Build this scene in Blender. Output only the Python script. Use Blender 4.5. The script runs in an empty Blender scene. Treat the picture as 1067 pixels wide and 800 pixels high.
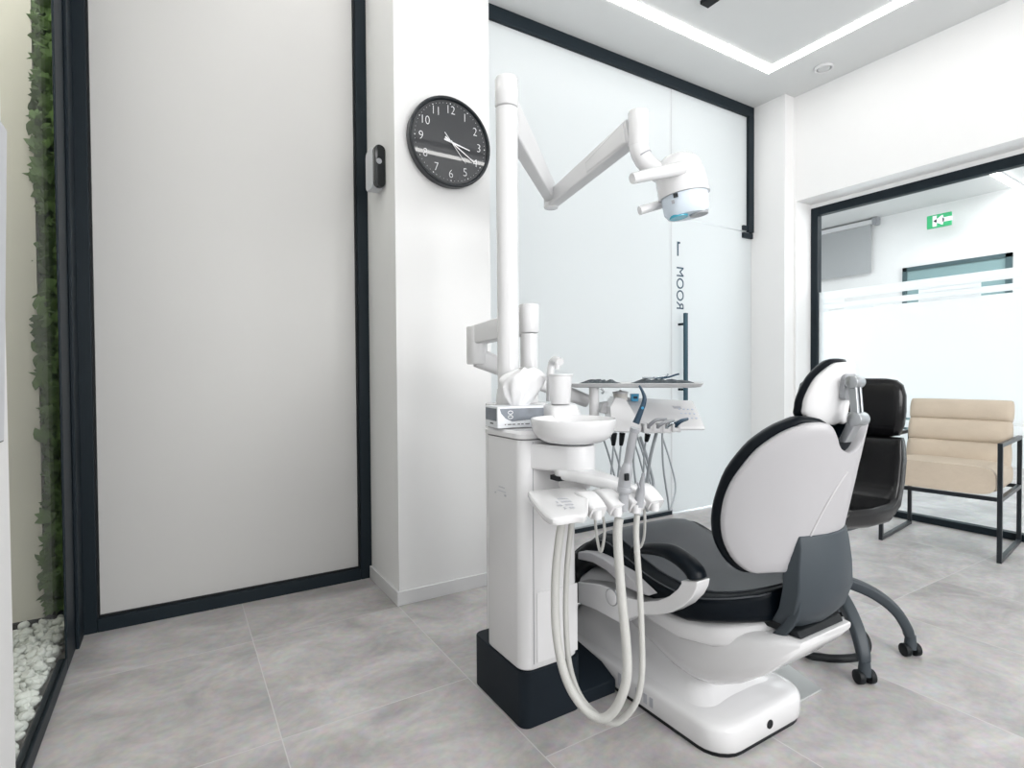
import bpy, bmesh, math, random
from mathutils import Vector, Matrix
random.seed(7)
PI = math.pi
sc = bpy.context.scene
C = sc.collection

# ------------------------------------------------------------------ camera
F, YAW, PITCH, ROLL = 573.06, .549548, -.018085, -.006695
EYE = Vector((0, 0, 1.05))
cy, sy, cp, sp = math.cos(YAW), math.sin(YAW), math.cos(PITCH), math.sin(PITCH)
FW = Vector((sy * cp, cy * cp, sp)); r0 = Vector((cy, -sy, 0)); u0 = r0.cross(FW)
RT = r0 * math.cos(ROLL) + u0 * math.sin(ROLL)
UP = u0 * math.cos(ROLL) - r0 * math.sin(ROLL)
cam = bpy.data.objects.new('camera', bpy.data.cameras.new('camera')); C.objects.link(cam)
M = Matrix((RT, UP, -FW)).transposed().to_4x4(); M.translation = EYE
cam.matrix_world = M
cam.data.sensor_width = 36; cam.data.lens = F / 1067 * 36; cam.data.clip_start = .02
sc.camera = cam

def ray(a, b): return FW + RT * ((a - 533.5) / F) - UP * ((b - 400) / F)
def D(a, b, d): return EYE + ray(a, b) * d                       # survey point at depth d
def on(a, b, ax, v):
    r = ray(a, b); return EYE + r * ((v - EYE[ax]) / r[ax])
def PX(a, b, v): return on(a, b, 0, v)
def PY(a, b, v): return on(a, b, 1, v)
def PZ(a, b, v=0.): return on(a, b, 2, v)

# ------------------------------------------------------------------ materials
def mat(name, col, rough=.5, metal=0., bump=0., bscale=60, var=0., vscale=8, coat=0., emit=None, es=1., spec=.5, trans=0.):
    m = bpy.data.materials.new(name); m.use_nodes = True
    nt = m.node_tree; b = nt.nodes['Principled BSDF']
    b.inputs['Base Color'].default_value = (*col, 1); b.inputs['Roughness'].default_value = rough
    b.inputs['Metallic'].default_value = metal; b.inputs['Coat Weight'].default_value = coat
    b.inputs['Specular IOR Level'].default_value = spec
    b.inputs['Transmission Weight'].default_value = trans
    if emit: b.inputs['Emission Color'].default_value = (*emit, 1); b.inputs['Emission Strength'].default_value = es
    tc = nt.nodes.new('ShaderNodeTexCoord')
    n = nt.nodes.new('ShaderNodeTexNoise'); n.inputs['Scale'].default_value = vscale; n.inputs['Detail'].default_value = 4
    nt.links.new(tc.outputs['Object'], n.inputs['Vector'])
    mx = nt.nodes.new('ShaderNodeMix'); mx.data_type = 'RGBA'
    v = max(var, .01)
    mx.inputs[6].default_value = (*[c * (1 - v) for c in col], 1); mx.inputs[7].default_value = (*[min(1, c * (1 + v)) for c in col], 1)
    nt.links.new(n.outputs['Fac'], mx.inputs[0]); nt.links.new(mx.outputs[2], b.inputs['Base Color'])
    if bump:
        n2 = nt.nodes.new('ShaderNodeTexNoise'); n2.inputs['Scale'].default_value = bscale; n2.inputs['Detail'].default_value = 5
        nt.links.new(tc.outputs['Object'], n2.inputs['Vector'])
        bp = nt.nodes.new('ShaderNodeBump'); bp.inputs['Strength'].default_value = bump; bp.inputs['Distance'].default_value = .01
        nt.links.new(n2.outputs['Fac'], bp.inputs['Height']); nt.links.new(bp.outputs[0], b.inputs['Normal'])
    return m

WALL = mat('wall_paint', (.80, .80, .80), .75, bump=.03, bscale=220)
CEIL = mat('ceiling_paint', (.66, .67, .67), .8)
FRAME = mat('frame_anthracite', (.010, .017, .023), .45, spec=.2)
WHITE = mat('white_lacquer', (.70, .70, .71), .22, coat=.4)
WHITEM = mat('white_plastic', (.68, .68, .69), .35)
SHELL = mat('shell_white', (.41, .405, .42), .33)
GREYP = mat('grey_plastic', (.30, .31, .33), .4)
HOSE = mat('hose_light', (.50, .50, .48), .45, bump=.25, bscale=300)
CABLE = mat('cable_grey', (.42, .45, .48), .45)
HAND = mat('handpiece_grey', (.34, .35, .37), .35)
DARKB = mat('base_anthracite', (.009, .014, .020), .5, spec=.15)
LEATH = mat('black_leather', (.0022, .0045, .0075), .34, bump=.06, bscale=180, spec=.13)
FABR = mat('seat_grey_top', (.060, .066, .075), .48, bump=.1, bscale=400, var=.15)
BRACK = mat('bracket_slate', (.045, .056, .066), .5, spec=.3)
CHROME = mat('brushed_metal', (.44, .46, .48), .30, .9)
STLEA = mat('stool_leather', (.005, .0052, .006), .24, bump=.04, bscale=150, spec=.3)
STBASE = mat('stool_base_grey', (.035, .046, .056), .5)
RUBBER = mat('black_rubber', (.006, .008, .010), .55, spec=.3)
BEIGE = mat('beige_velvet', (.56, .475, .38), .85, bump=.3, bscale=25, var=.12, vscale=6)
BMET = mat('black_metal', (.008, .012, .016), .35)
BLUE = mat('cyan_lens', (.05, .38, .52), .15)
CYAN = mat('cyan_plastic', (.06, .35, .60), .3)
NAVY = mat('navy_plastic', (.015, .05, .09), .35)
PAPER = mat('tissue_paper', (.74, .74, .75), .9, bump=.2, bscale=30)
BOXG = mat('tissue_box_grey', (.17, .19, .22), .5, var=.35, vscale=30)
BOXW = mat('tissue_box_white', (.75, .77, .80), .5)
INK = mat('ink_dark', (.04, .045, .05), .6)
INKL = mat('ink_light', (.42, .43, .47), .6)
DIAL = mat('clock_dial', (.015, .017, .021), .3, var=.05, coat=1.)
DIAL.node_tree.nodes['Principled BSDF'].inputs['Coat Roughness'].default_value = .006
LUME = mat('clock_marks', (.80, .80, .82), .5)
GREEN = mat('exit_green', (.01, .30, .11), .4, emit=(.01, .5, .18), es=.12)
CREAM = mat('niche_plaster', (.62, .60, .52), .8, bump=.2, bscale=12, var=.08, vscale=3)
PEB = mat('white_pebble', (.78, .80, .76), .7, bump=.4, bscale=80, var=.15, vscale=25)
BLIND = mat('blind_grey', (.40, .41, .42), .8)
DOORG = mat('far_door_glass', (.22, .33, .34), .25)
FROSTP = mat('frosted_panel_grey', (.53, .526, .518), .42)
CLOTH = mat('dark_pouch', (.04, .055, .065), .5, bump=.5, bscale=60)
STEEL = mat('steel', (.45, .5, .53), .25, .9)
SCREENG = mat('panel_grey', (.55, .57, .60), .3)
LEDM = mat('led_diffuser', (1, 1, 1), .5, emit=(1, .985, .96), es=8.2)

def leafmat():
    m = mat('ivy_leaf', (.075, .135, .035), .5, var=.8, vscale=14, spec=.25); return m
LEAF = leafmat()
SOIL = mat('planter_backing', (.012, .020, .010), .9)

def frosted(name, tint, tfac):
    m = bpy.data.materials.new(name); m.use_nodes = True; nt = m.node_tree; nt.nodes.clear()
    o = nt.nodes.new('ShaderNodeOutputMaterial')
    d = nt.nodes.new('ShaderNodeBsdfDiffuse'); d.inputs[0].default_value = (*tint, 1)
    t = nt.nodes.new('ShaderNodeBsdfTranslucent'); t.inputs[0].default_value = (*tint, 1)
    g = nt.nodes.new('ShaderNodeBsdfGlossy'); g.inputs['Roughness'].default_value = .3
    n = nt.nodes.new('ShaderNodeTexNoise'); n.inputs['Scale'].default_value = 2
    mr = nt.nodes.new('ShaderNodeMapRange'); mr.inputs['To Min'].default_value = tfac - .01; mr.inputs['To Max'].default_value = tfac + .01
    nt.links.new(n.outputs['Fac'], mr.inputs[0])
    a = nt.nodes.new('ShaderNodeMixShader'); nt.links.new(mr.outputs[0], a.inputs[0])
    nt.links.new(d.outputs[0], a.inputs[1]); nt.links.new(t.outputs[0], a.inputs[2])
    b = nt.nodes.new('ShaderNodeMixShader'); fr = nt.nodes.new('ShaderNodeFresnel'); fr.inputs[0].default_value = 1.45
    mm = nt.nodes.new('ShaderNodeMath'); mm.operation = 'MULTIPLY'; mm.inputs[1].default_value = .3
    nt.links.new(fr.outputs[0], mm.inputs[0]); nt.links.new(mm.outputs[0], b.inputs[0])
    nt.links.new(a.outputs[0], b.inputs[1]); nt.links.new(g.outputs[0], b.inputs[2])
    nt.links.new(b.outputs[0], o.inputs[0]); return m
FROSTB = frosted('frosted_partition', (.86, .88, .885), .55)
FILM = frosted('window_film', (.93, .95, .96), .72)

def clearglass():
    m = bpy.data.materials.new('clear_glass'); m.use_nodes = True; nt = m.node_tree; nt.nodes.clear()
    o = nt.nodes.new('ShaderNodeOutputMaterial')
    t = nt.nodes.new('ShaderNodeBsdfTransparent'); t.inputs[0].default_value = (.985, .993, .99, 1)
    g = nt.nodes.new('ShaderNodeBsdfGlossy'); g.inputs['Roughness'].default_value = .02
    f = nt.nodes.new('ShaderNodeFresnel'); f.inputs[0].default_value = 1.3
    h = nt.nodes.new('ShaderNodeMath'); h.operation = 'MULTIPLY'; h.inputs[1].default_value = .12; nt.links.new(f.outputs[0], h.inputs[0])      # reflection turned down below real glass so the niche shows through
    s = nt.nodes.new('ShaderNodeMixShader'); nt.links.new(h.outputs[0], s.inputs[0])
    nt.links.new(t.outputs[0], s.inputs[1]); nt.links.new(g.outputs[0], s.inputs[2]); nt.links.new(s.outputs[0], o.inputs[0])
    return m
GLASS = clearglass()

def floormat():
    m = bpy.data.materials.new('stone_tiles'); m.use_nodes = True; nt = m.node_tree; b = nt.nodes['Principled BSDF']
    N = nt.nodes.new; L = nt.links.new
    def math_(op, a, bb=None, c=None):
        n = N('ShaderNodeMath'); n.operation = op
        for i, v in enumerate((a, bb, c)):
            if v is None: continue
            if isinstance(v, (int, float)): n.inputs[i].default_value = v
            else: L(v, n.inputs[i])
        return n.outputs[0]
    geo = N('ShaderNodeNewGeometry'); sx = N('ShaderNodeSeparateXYZ'); L(geo.outputs['Position'], sx.inputs[0])
    x, y = sx.outputs[0], sx.outputs[1]
    u = math_('DIVIDE', math_('SUBTRACT', x, .2475), .6015)
    fu = math_('FRACT', math_('ADD', u, 20)); du = math_('MULTIPLY', math_('MINIMUM', fu, math_('SUBTRACT', 1, fu)), .6015)
    left = math_('LESS_THAN', x, .849)
    off = math_('ADD', math_('MULTIPLY', left, 1.69 - 1.225), 1.225)
    per = math_('SUBTRACT', 1.2, math_('MULTIPLY', left, .51))
    v = math_('DIVIDE', math_('SUBTRACT', y, off), per)
    fv = math_('FRACT', math_('ADD', v, 20)); dv = math_('MULTIPLY', math_('MINIMUM', fv, math_('SUBTRACT', 1, fv)), per)
    dd = math_('MINIMUM', du, dv)
    g = math_('LESS_THAN', dd, .0017)
    cell = N('ShaderNodeCombineXYZ'); L(math_('FLOOR', u), cell.inputs[0]); L(math_('FLOOR', v), cell.inputs[1])
    wn = N('ShaderNodeTexWhiteNoise'); L(cell.outputs[0], wn.inputs['Vector'])
    # mottled, streaked stone; each tile has its own cut
    sc_ = N('ShaderNodeVectorMath'); sc_.operation = 'SCALE'; L(wn.outputs['Color'], sc_.inputs[0]); sc_.inputs['Scale'].default_value = 5
    ad = N('ShaderNodeVectorMath'); ad.operation = 'ADD'; L(geo.outputs['Position'], ad.inputs[0]); L(sc_.outputs[0], ad.inputs[1])
    mp = N('ShaderNodeMapping'); mp.inputs['Scale'].default_value = (1, 1.4, 1); mp.inputs['Rotation'].default_value = (0, 0, .35); L(ad.outputs[0], mp.inputs[0])
    n1 = N('ShaderNodeTexNoise'); n1.inputs['Scale'].default_value = 3.4; n1.inputs['Detail'].default_value = 9; n1.inputs['Roughness'].default_value = .62; n1.inputs['Distortion'].default_value = .6
    L(mp.outputs[0], n1.inputs['Vector'])
    r = N('ShaderNodeValToRGB'); L(n1.outputs['Fac'], r.inputs[0])
    r.color_ramp.elements[0].position = .36; r.color_ramp.elements[0].color = (.335, .316, .314, 1)
    r.color_ramp.elements[1].position = .66; r.color_ramp.elements[1].color = (.53, .505, .50, 1)
    n2 = N('ShaderNodeTexNoise'); n2.inputs['Scale'].default_value = 38; n2.inputs['Detail'].default_value = 6; L(ad.outputs[0], n2.inputs['Vector'])
    mx = N('ShaderNodeMix'); mx.data_type = 'RGBA'; mx.blend_type = 'OVERLAY'; mx.inputs[0].default_value = .25
    L(r.outputs[0], mx.inputs[6]); L(n2.outputs['Color'], mx.inputs[7])
    hs = N('ShaderNodeHueSaturation'); hs.inputs['Saturation'].default_value = .8; L(mx.outputs[2], hs.inputs['Color'])
    gm = N('ShaderNodeMix'); gm.data_type = 'RGBA'; L(math_('MULTIPLY', g, .75), gm.inputs[0]); L(hs.outputs[0], gm.inputs[6]); gm.inputs[7].default_value = (.58, .575, .57, 1)
    L(gm.outputs[2], b.inputs['Base Color'])
    L(math_('ADD', math_('MULTIPLY', n1.outputs['Fac'], .2), .30), b.inputs['Roughness'])
    return m
TILE = floormat()

# ------------------------------------------------------------------ mesh helpers
def box(bm, a, b, rot=None, at=None):
    a, b = Vector(a), Vector(b)
    vs = [Vector((x, y, z)) for z in (a.z, b.z) for y in (a.y, b.y) for x in (a.x, b.x)]
    v = [bm.verts.new(p) for p in vs]
    for f in ((0, 2, 3, 1), (4, 5, 7, 6), (0, 1, 5, 4), (2, 6, 7, 3), (0, 4, 6, 2), (1, 3, 7, 5)): bm.faces.new([v[i] for i in f])
    return bm
def ring(bm, pts): return [bm.verts.new(p) for p in pts]
def loft(bm, rings, cap=True, closed=False):
    rs = [ring(bm, r) for r in rings]
    n = len(rs[0])
    pairs = list(zip(rs, rs[1:])) + ([(rs[-1], rs[0])] if closed else [])
    for a, b in pairs:
        for i in range(n):
            j = (i + 1) % n
            try: bm.faces.new((a[i], a[j], b[j], b[i]))
            except ValueError: pass
    if cap and not closed:
        for r_ in (rs[0][::-1], rs[-1]):
            try: bm.faces.new(r_)
            except ValueError: pass
    return bm
def basis(d):
    d = d.normalized(); a = Vector((0, 0, 1)) if abs(d.z) < .9 else Vector((0, 1, 0))
    u = a.cross(d).normalized(); return u, d.cross(u)
def circ(c, u, v, r, n, ru=1, rv=1): return [c + u * (math.cos(2 * PI * i / n) * r * ru) + v * (math.sin(2 * PI * i / n) * r * rv) for i in range(n)]
def cyl(bm, p0, p1, r, r1=None, n=28, rnd=0.):
    p0, p1 = Vector(p0), Vector(p1); r1 = r if r1 is None else r1; u, v = basis(p1 - p0); d = (p1 - p0).normalized()
    L = (p1 - p0).length
    if rnd: prof = [(0, r - rnd), (rnd * .3, r - rnd * .3), (rnd, r), (L - rnd, r1), (L - rnd * .3, r1 - rnd * .3), (L, r1 - rnd)]
    else: prof = [(0, r), (L, r1)]
    return loft(bm, [circ(p0 + d * s, u, v, q, n) for s, q in prof])
def lathe(bm, c, prof, n=40, axis='z'):
    c = Vector(c)
    A = {'z': (Vector((1, 0, 0)), Vector((0, 1, 0)), Vector((0, 0, 1))), 'y': (Vector((1, 0, 0)), Vector((0, 0, 1)), Vector((0, -1, 0)))}[axis]
    return loft(bm, [circ(c + A[2] * h, A[0], A[1], max(r, 1e-4), n) for r, h in prof])
def smooth(pts, k=6, closed=False):
    pts = [Vector(p) for p in pts]; out = []; n = len(pts)
    seg = range(n) if closed else range(n - 1)
    for i in seg:
        g = (lambda j: pts[j % n]) if closed else (lambda j: pts[max(0, min(n - 1, j))])
        p0, p1, p2, p3 = g(i - 1), g(i), g(i + 1), g(i + 2)
        for t in range(k):
            t /= k
            out.append(.5 * ((2 * p1) + (p2 - p0) * t + (2 * p0 - 5 * p1 + 4 * p2 - p3) * t * t + (3 * p1 - p0 - 3 * p2 + p3) * t ** 3))
    if not closed: out.append(pts[-1])
    return out
def tube(bm, pts, r, n=14, k=6, closed=False, flat=(1, 1)):
    q = smooth(pts, k, closed); m = len(q)
    rr = r if callable(r) else (lambda t: r)
    rings = []; u = None
    for i, p in enumerate(q):
        t = (q[(i + 1) % m] - q[i - 1]) if closed or 0 < i < m - 1 else (q[1] - q[0] if i == 0 else q[-1] - q[-2])
        t.normalize()
        if u is None: u, v = basis(t)
        else:
            u = (u - t * u.dot(t)).normalized(); v = t.cross(u)
        rings.append(circ(p, u, v, rr(i / (m - 1)), n, *flat))
    return loft(bm, rings, closed=closed)
def prism(bm, pts, off):
    off = Vector(off); a = [Vector(p) for p in pts]
    v0 = ring(bm, a); v1 = ring(bm, [p + off for p in a]); n = len(a)
    f0 = bm.faces.new(v0[::-1]); f1 = bm.faces.new(v1)
    for i in range(n): bm.faces.new((v0[i], v0[(i + 1) % n], v1[(i + 1) % n], v1[i]))
    return bm
def rrect(x0, x1, y0, y1, r, n=6):
    o = []
    for cx_, cy_, a0 in ((x1 - r, y1 - r, 0), (x0 + r, y1 - r, PI / 2), (x0 + r, y0 + r, PI), (x1 - r, y0 + r, 3 * PI / 2)):
        for i in range(n + 1):
            a = a0 + PI / 2 * i / n; o.append((cx_ + r * math.cos(a), cy_ + r * math.sin(a)))
    return o
def plate(bm, outline, center, fn, prof, rings=7):
    """outline in (t,z); fn(t,z,off)->point; prof = list of (inset, off) round the rim."""
    c = Vector(center); rs = []
    i0, o0 = prof[0]; i1, o1 = prof[-1]
    def R(s, off): return [fn(*(c + (Vector(p) - c) * s), off) for p in outline]
    for k in range(1, rings): rs.append(R((1 - i0) * k / rings, o0))
    for i, o in prof: rs.append(R(1 - i, o))
    for k in range(rings - 1, 0, -1): rs.append(R((1 - i1) * k / rings, o1))
    return loft(bm, rs)

LOC = {}
def thing(name, label, cat, loc=(0, 0, 0), rz=0., group=None):
    o = bpy.data.objects.new(name, None); C.objects.link(o); o.location = loc; o.rotation_euler = (0, 0, rz)
    o.empty_display_size = .05; o['label'] = label; o['category'] = cat
    if group: o['group'] = group
    LOC[o] = Vector(loc); return o
def obj(name, bm, m, parent=None, ang=35, bevel=0., seg=3, local=False, sub=0, label=None):
    bmesh.ops.recalc_face_normals(bm, faces=bm.faces)
    me = bpy.data.meshes.new(name); bm.to_mesh(me); bm.free()
    o = bpy.data.objects.new(name, me); C.objects.link(o); me.materials.append(m)
    me.shade_smooth(); me.set_sharp_from_angle(angle=math.radians(ang))
    if parent is not None:
        r = parent
        while r.parent: r = r.parent
        if not local and r in LOC and LOC[r].length: me.transform(Matrix.Translation(-LOC[r]))
        o.parent = parent
    if bevel:
        md = o.modifiers.new('bevel', 'BEVEL'); md.width = bevel; md.segments = seg; md.limit_method = 'ANGLE'; md.angle_limit = math.radians(32)
        md.harden_normals = False
        me.shade_smooth(); me.set_sharp_from_angle(angle=math.radians(180))
        md.harden_normals = True
    if sub:
        md = o.modifiers.new('sub', 'SUBSURF'); md.levels = md.render_levels = sub
    if label: o['label'] = label
    return o
def tag(o, label, cat, group=None, kind=None):
    o['label'] = label; o['category'] = cat
    if group: o['group'] = group
    if kind: o['kind'] = kind
    return o
def struct(name, bm, m, parent=None, **k):
    o = obj(name, bm, m, parent, **k)
    if parent is None: o['kind'] = 'structure'
    return o
def sgroup(name):
    o = bpy.data.objects.new(name, None); C.objects.link(o); o['kind'] = 'structure'; return o
B = bmesh.new
def bx(a, b): return box(B(), a, b)
def text_bm(s, size, fn, ext=.001, off=0.):
    cu = bpy.data.curves.new('t', 'FONT'); cu.body = s; cu.size = size; cu.extrude = ext; cu.offset = off; cu.align_x = 'CENTER'; cu.align_y = 'CENTER'
    o = bpy.data.objects.new('t', cu); C.objects.link(o)
    dg = bpy.context.evaluated_depsgraph_get(); me = bpy.data.meshes.new_from_object(o.evaluated_get(dg))
    bm = B(); bm.from_mesh(me)
    for v in bm.verts: v.co = fn(v.co)
    bpy.data.objects.remove(o); bpy.data.meshes.remove(me); return bm

# ================================================================== THE ROOM
H = 3.22
XL, YA, YB, YK = -.342, 2.82, 2.866, 2.394       # left glazing, frosted panel, glass partition, clock wall
struct('floor', bx((-1.1, -2.3, -.06), (8.7, 5.2, 0)), TILE)
struct('ceiling', bx((-1.1, -2.3, H), (8.7, 5.2, H + .1)), CEIL)
# wall carrying the clock (projecting pier) and the strip above the frosted panel
struct('wall_back', bx((.856, YK, 0), (1.345, 3.1, H)), WALL)
b = B(); box(b, (.844, YK - .012, 0), (1.345, YK, .064)); box(b, (.844, YK, 0), (.856, YA - .02, .064))
struct('baseboard_back', b, WHITEM, bevel=.002)
# frosted panel
w = sgroup('window_2')
b = B()
box(b, (XL, YA - .02, 0), (XL + .055, YA + .04, H)); box(b, (.80, YA - .02, 0), (.856, YA + .04, H))
box(b, (XL + .055, YA - .02, 0), (.80, YA + .04, .055)); box(b, (XL + .055, YA - .02, H - .06), (.80, YA + .04, H))
obj('window_frame', b, FRAME, w, bevel=.003)
b = B()
for x0, x1 in ((XL + .055, XL + .063), (.792, .80)): box(b, (x0, YA - .004, .055), (x1, YA + .02, H - .06))
box(b, (XL + .063, YA - .004, .055), (.792, YA + .02, .063))
obj('glazing_bead', b, RUBBER, w)
obj('pane', bx((XL + .06, YA + .008, .06), (.795, YA + .018, H - .06)), FROSTP, w)
# left glazing and its planted niche
w = sgroup('window_3')
b = B()
box(b, (XL - .008, YA - .33, 0), (XL, YA - .0, H)); box(b, (XL - .028, 1.745, 0), (XL, YA - .33, .05)); box(b, (XL - .028, 1.745, H - .06), (XL, YA - .33, H))
obj('window_frame', b, FRAME, w, bevel=.004)
obj('mullion', bx((XL, YA - .15, 0), (XL + .012, YA - .03, H)), FRAME, w, bevel=.003)
obj('pane', bx((XL - .012, 1.745, .05), (XL - .006, YA - .33, H - .06)), GLASS, w)
struct('wall_left', bx((-.46, -2.3, 0), (XL, 1.745, H)), WALL)
struct('wall_niche', bx((-1.1, 3.02, 0), (XL - .0, 3.1, H)), SOIL)
struct('trim_3', bx((XL - .025, YA + .0, 0), (XL - .001, 3.02, H)), FRAME)
struct('trim_1', bx((-1.1, 1.7, 0), (-1.0, 3.02, H)), CREAM)
struct('trim_2', bx((-1.0, 2.90, .07), (-.470, 2.96, H)), CREAM)
struct('wall_niche_end', bx((-1.0, 1.62, 0), (-.46, 1.70, H)), WALL)

# right wall with corner pier, opening and reveal
XC = 4.208
struct('wall_pier', bx((4.087, 2.57, 0), (4.50, 3.1, H)), WALL)
b = B(); WT = 2.40
box(b, (XC, -2.3, WT), (4.50, 2.57, H)); box(b, (XC, 2.55, 0), (4.50, 2.57, WT)); box(b, (XC, -2.3, 0), (4.50, -.6, WT))
struct('wall_right', b, WALL)
XW = 4.41
w = sgroup('window_1')
b = B(); y0, y1 = -.6, 2.55
for a_, c_ in (((y1 - .055, 0), (y1, 2.37)), ((y0, 0), (y0 + .055, 2.37))):
    box(b, (XW, a_[0], 0), (XW + .06, c_[0], 2.37))
box(b, (XW, y0 + .055, 0), (XW + .06, y1 - .055, .045)); box(b, (XW, y0 + .055, 2.305), (XW + .06, y1 - .055, 2.37))
obj('window_frame', b, FRAME, w, bevel=.003)
b = B(); box(b, (XW + .0, y0, 2.37), (XW + .08, y1, WT)); obj('window_head', b, WALL, w)
obj('pane', bx((XW + .03, y0 + .05, .04), (XW + .038, y1 - .05, 2.31)), GLASS, w)
b = B()
stripes = [(.45, .637), (.652, .705), (.722, 1.535), (1.549, 1.592), (1.622, 1.689)]
for z0, z1 in stripes: box(b, (XW + .027, y0 + .05, z0), (XW + .0295, y1 - .05, z1))
ye, yf = y1 - .47, y1 - .13                       # stripes run on solid beyond their ends
for z0, z1 in ((.637, .652), (.705, .722), (1.592, 1.622)): box(b, (XW + .027, 2.30, z0), (XW + .0295, y1 - .05, z1))
box(b, (XW + .027, 2.42, 1.535), (XW + .0295, y1 - .05, 1.549))
box(b, (XW + .027, 2.30 - .21, 1.535), (XW + .0295, 2.30, 1.549))
for z0, z1 in ((1.535, 1.549), (1.592, 1.622)): box(b, (XW + .027, 1.45, z0), (XW + .0295, 1.80, z1))
obj('frosted_film', b, FILM, w, label='white frosted film band with thin clear stripes')

# glass partition with door
w = sgroup('window_4')
XJ = 3.142
b = B()
box(b, (1.345, YB - .03, 3.137), (4.087, YB + .03, H)); box(b, (4.02, YB - .03, 2.2), (4.087, YB + .03, 3.137)); box(b, (1.345, YB - .02, 0), (XJ - .01, YB + .03, .03))
obj('window_frame', b, FRAME, w, bevel=.003)
obj('rail_cap', bx((1.345, YB - .022, .030), (XJ - .01, YB + .02, .036)), CHROME, w)
obj('pane', bx((1.345, YB - .005, .03), (XJ - .004, YB + .005, 3.137)), FROSTB, w)
obj('transom_pane', bx((XJ + .001, YB - .005, 2.206), (4.02, YB + .005, 3.137)), FROSTB, w)
obj('joint', bx((XJ - .004, YB - .007, .01), (XJ + .001, YB + .007, 3.137)), WHITEM, w)
d = sgroup('door_1')
obj('door_leaf', bx((XJ + .003, YB - .005, .008), (4.083, YB + .005, 2.200)), FROSTB, d)
b = B(); hx = .0
h1 = PY(714.5, 326, YB - .07); h2 = PY(714.5, 417, YB - .07)
box(b, (h1.x - .014, h1.y - .01, h2.z), (h1.x + .014, h1.y + .012, h1.z)); o = obj('door_handle', b, mat('handle_teal', (.015, .06, .09), .35), d, bevel=.002)
b = B()
for zz in (h1.z - .08, h2.z + .08): box(b, (h1.x - .01, h1.y, zz - .008), (h1.x + .01, YB - .005, zz + .008))
obj('handle_stud', b, FRAME, d)
b = B(); box(b, (3.96, YB - .022, 2.212), (4.087, YB + .022, 2.25)); box(b, (3.96, YB - .022, 2.150), (4.085, YB + .022, 2.192)); box(b, (4.05, YB - .018, 2.192), (4.08, YB + .018, 2.212))
obj('door_hinge', b, FRAME, d, bevel=.003)
# mirrored lettering, stuck on the far side and read from the corridor
p = PY(707.6, 300.3, YB)
t = text_bm('ROOM', .106, lambda c: Vector((p.x + c.y * 1.0, YB - .0065 - c.z, p.z + c.x * 1.02)))
obj('door_lettering', t, NAVY, d)
p1 = PY(705.8, 259.5, YB)
t = B(); prism(t, [Vector((p1.x + q[0], YB - .0065, p1.z + q[1])) for q in ((-.010, -.052), (-.010, .054), (.022, .054), (.022, .040), (.004, .040), (.004, -.052))], (0, -.001, 0))
obj('door_lettering', t, NAVY, d)

# the rooms beyond
struct('wall_corridor', bx((-.4, 5.1, 0), (8.7, 5.2, H)), WALL)
XF = 8.5
struct('wall_far', bx((XF, -2.3, 0), (XF + .1, 5.2, H)), WALL)
struct('wall_rear', bx((-.46, -2.3, 0), (.5, -2.2, H)), WALL)
b = B(); box(b, (.5, -2.3, 0), (2.9, -2.2, .9)); box(b, (.5, -2.3, 2.6), (2.9, -2.2, H)); box(b, (2.9, -2.3, 0), (8.7, -2.2, H))
struct('wall_rear_right', b, WALL)
# far wall: blind, door lintel
t = thing('roller_blind', 'grey roller blind hanging at the left of the room beyond the window', 'blind', (XF - .1, 4.5, 0))
pa, pb = PX(853, 247, XF - .06), PX(908, 233, XF - .06); zc = PX(854, 292, XF - .06).z
obj('blind_fabric', bx((XF - .065, pb.y, zc), (XF - .055, pa.y + .4, pb.z)), BLIND, t)
b = B(); box(b, (XF - .10, pb.y - .03, pb.z - .01), (XF - .02, pa.y + .4, pb.z + .05)); obj('blind_cassette', b, WHITEM, t)
obj('end_cap', bx((XF - .11, pb.y - .09, pb.z - .03), (XF - .01, pb.y - .03, pb.z + .07)), GREYP, t)
dd = sgroup('door_2')
pa, pb = PX(941, 279.5, XF - .02), PX(1055, 263, XF - .02)
zt = (pa.z + pb.z) / 2
b = B(); ya, yb = pa.y, pb.y
box(b, (XF - .04, yb, zt - .05), (XF, ya, zt)); box(b, (XF - .04, ya - .05, 0), (XF, ya, zt)); box(b, (XF - .04, yb, 0), (XF, yb + .06, zt)); 
obj('door_frame', b, mat('far_frame', (.05, .09, .10), .4), dd)
obj('door_leaf', bx((XF - .02, yb + .05, 0), (XF - .005, ya - .05, zt - .05)), DOORG, dd)
t = thing('exit_sign', 'green emergency exit sign seen high through the window', 'sign', (0, 0, 0))
s1, s2 = PX(966, 232, XF - .3), PX(991.5, 227.5, XF - .3)
t.location = (XF - .3, (s1.y + s2.y) / 2, s1.z); LOC[t] = Vector(t.location)
cz = (s1.z + s2.z) / 2; hh = .055 * 1.5
obj('sign_body', bx((XF - .31, s2.y, cz - hh), (XF - .28, s1.y, cz + hh)), GREEN, t, bevel=.005)
ym = (s1.y + s2.y) / 2; b = B()
W_ = (s1.y - s2.y)
box(b, (XF - .314, s1.y - W_ * .42, cz - hh * .8), (XF - .309, s1.y - W_ * .25, cz + hh * .8))
c0 = Vector((XF - .314, s1.y - W_ * .66, cz))
for pts in ([(.11, 0), (0, .07), (-.02, .0), (0, -.07)], [(.0, .03), (-.11, .03), (-.11, -.03), (0, -.03)]):
    prism(b, [c0 + Vector((0, q[0] * .9, q[1] * .9)) for q in pts], (.004, 0, 0))
obj('sign_symbol', b, LUME, t, label='white doorway and arrow')
obj('sign_bracket', bx((XF - .30, ym - .02, cz - .01), (XF, ym + .02, cz + .01)), WHITEM, t)
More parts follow.
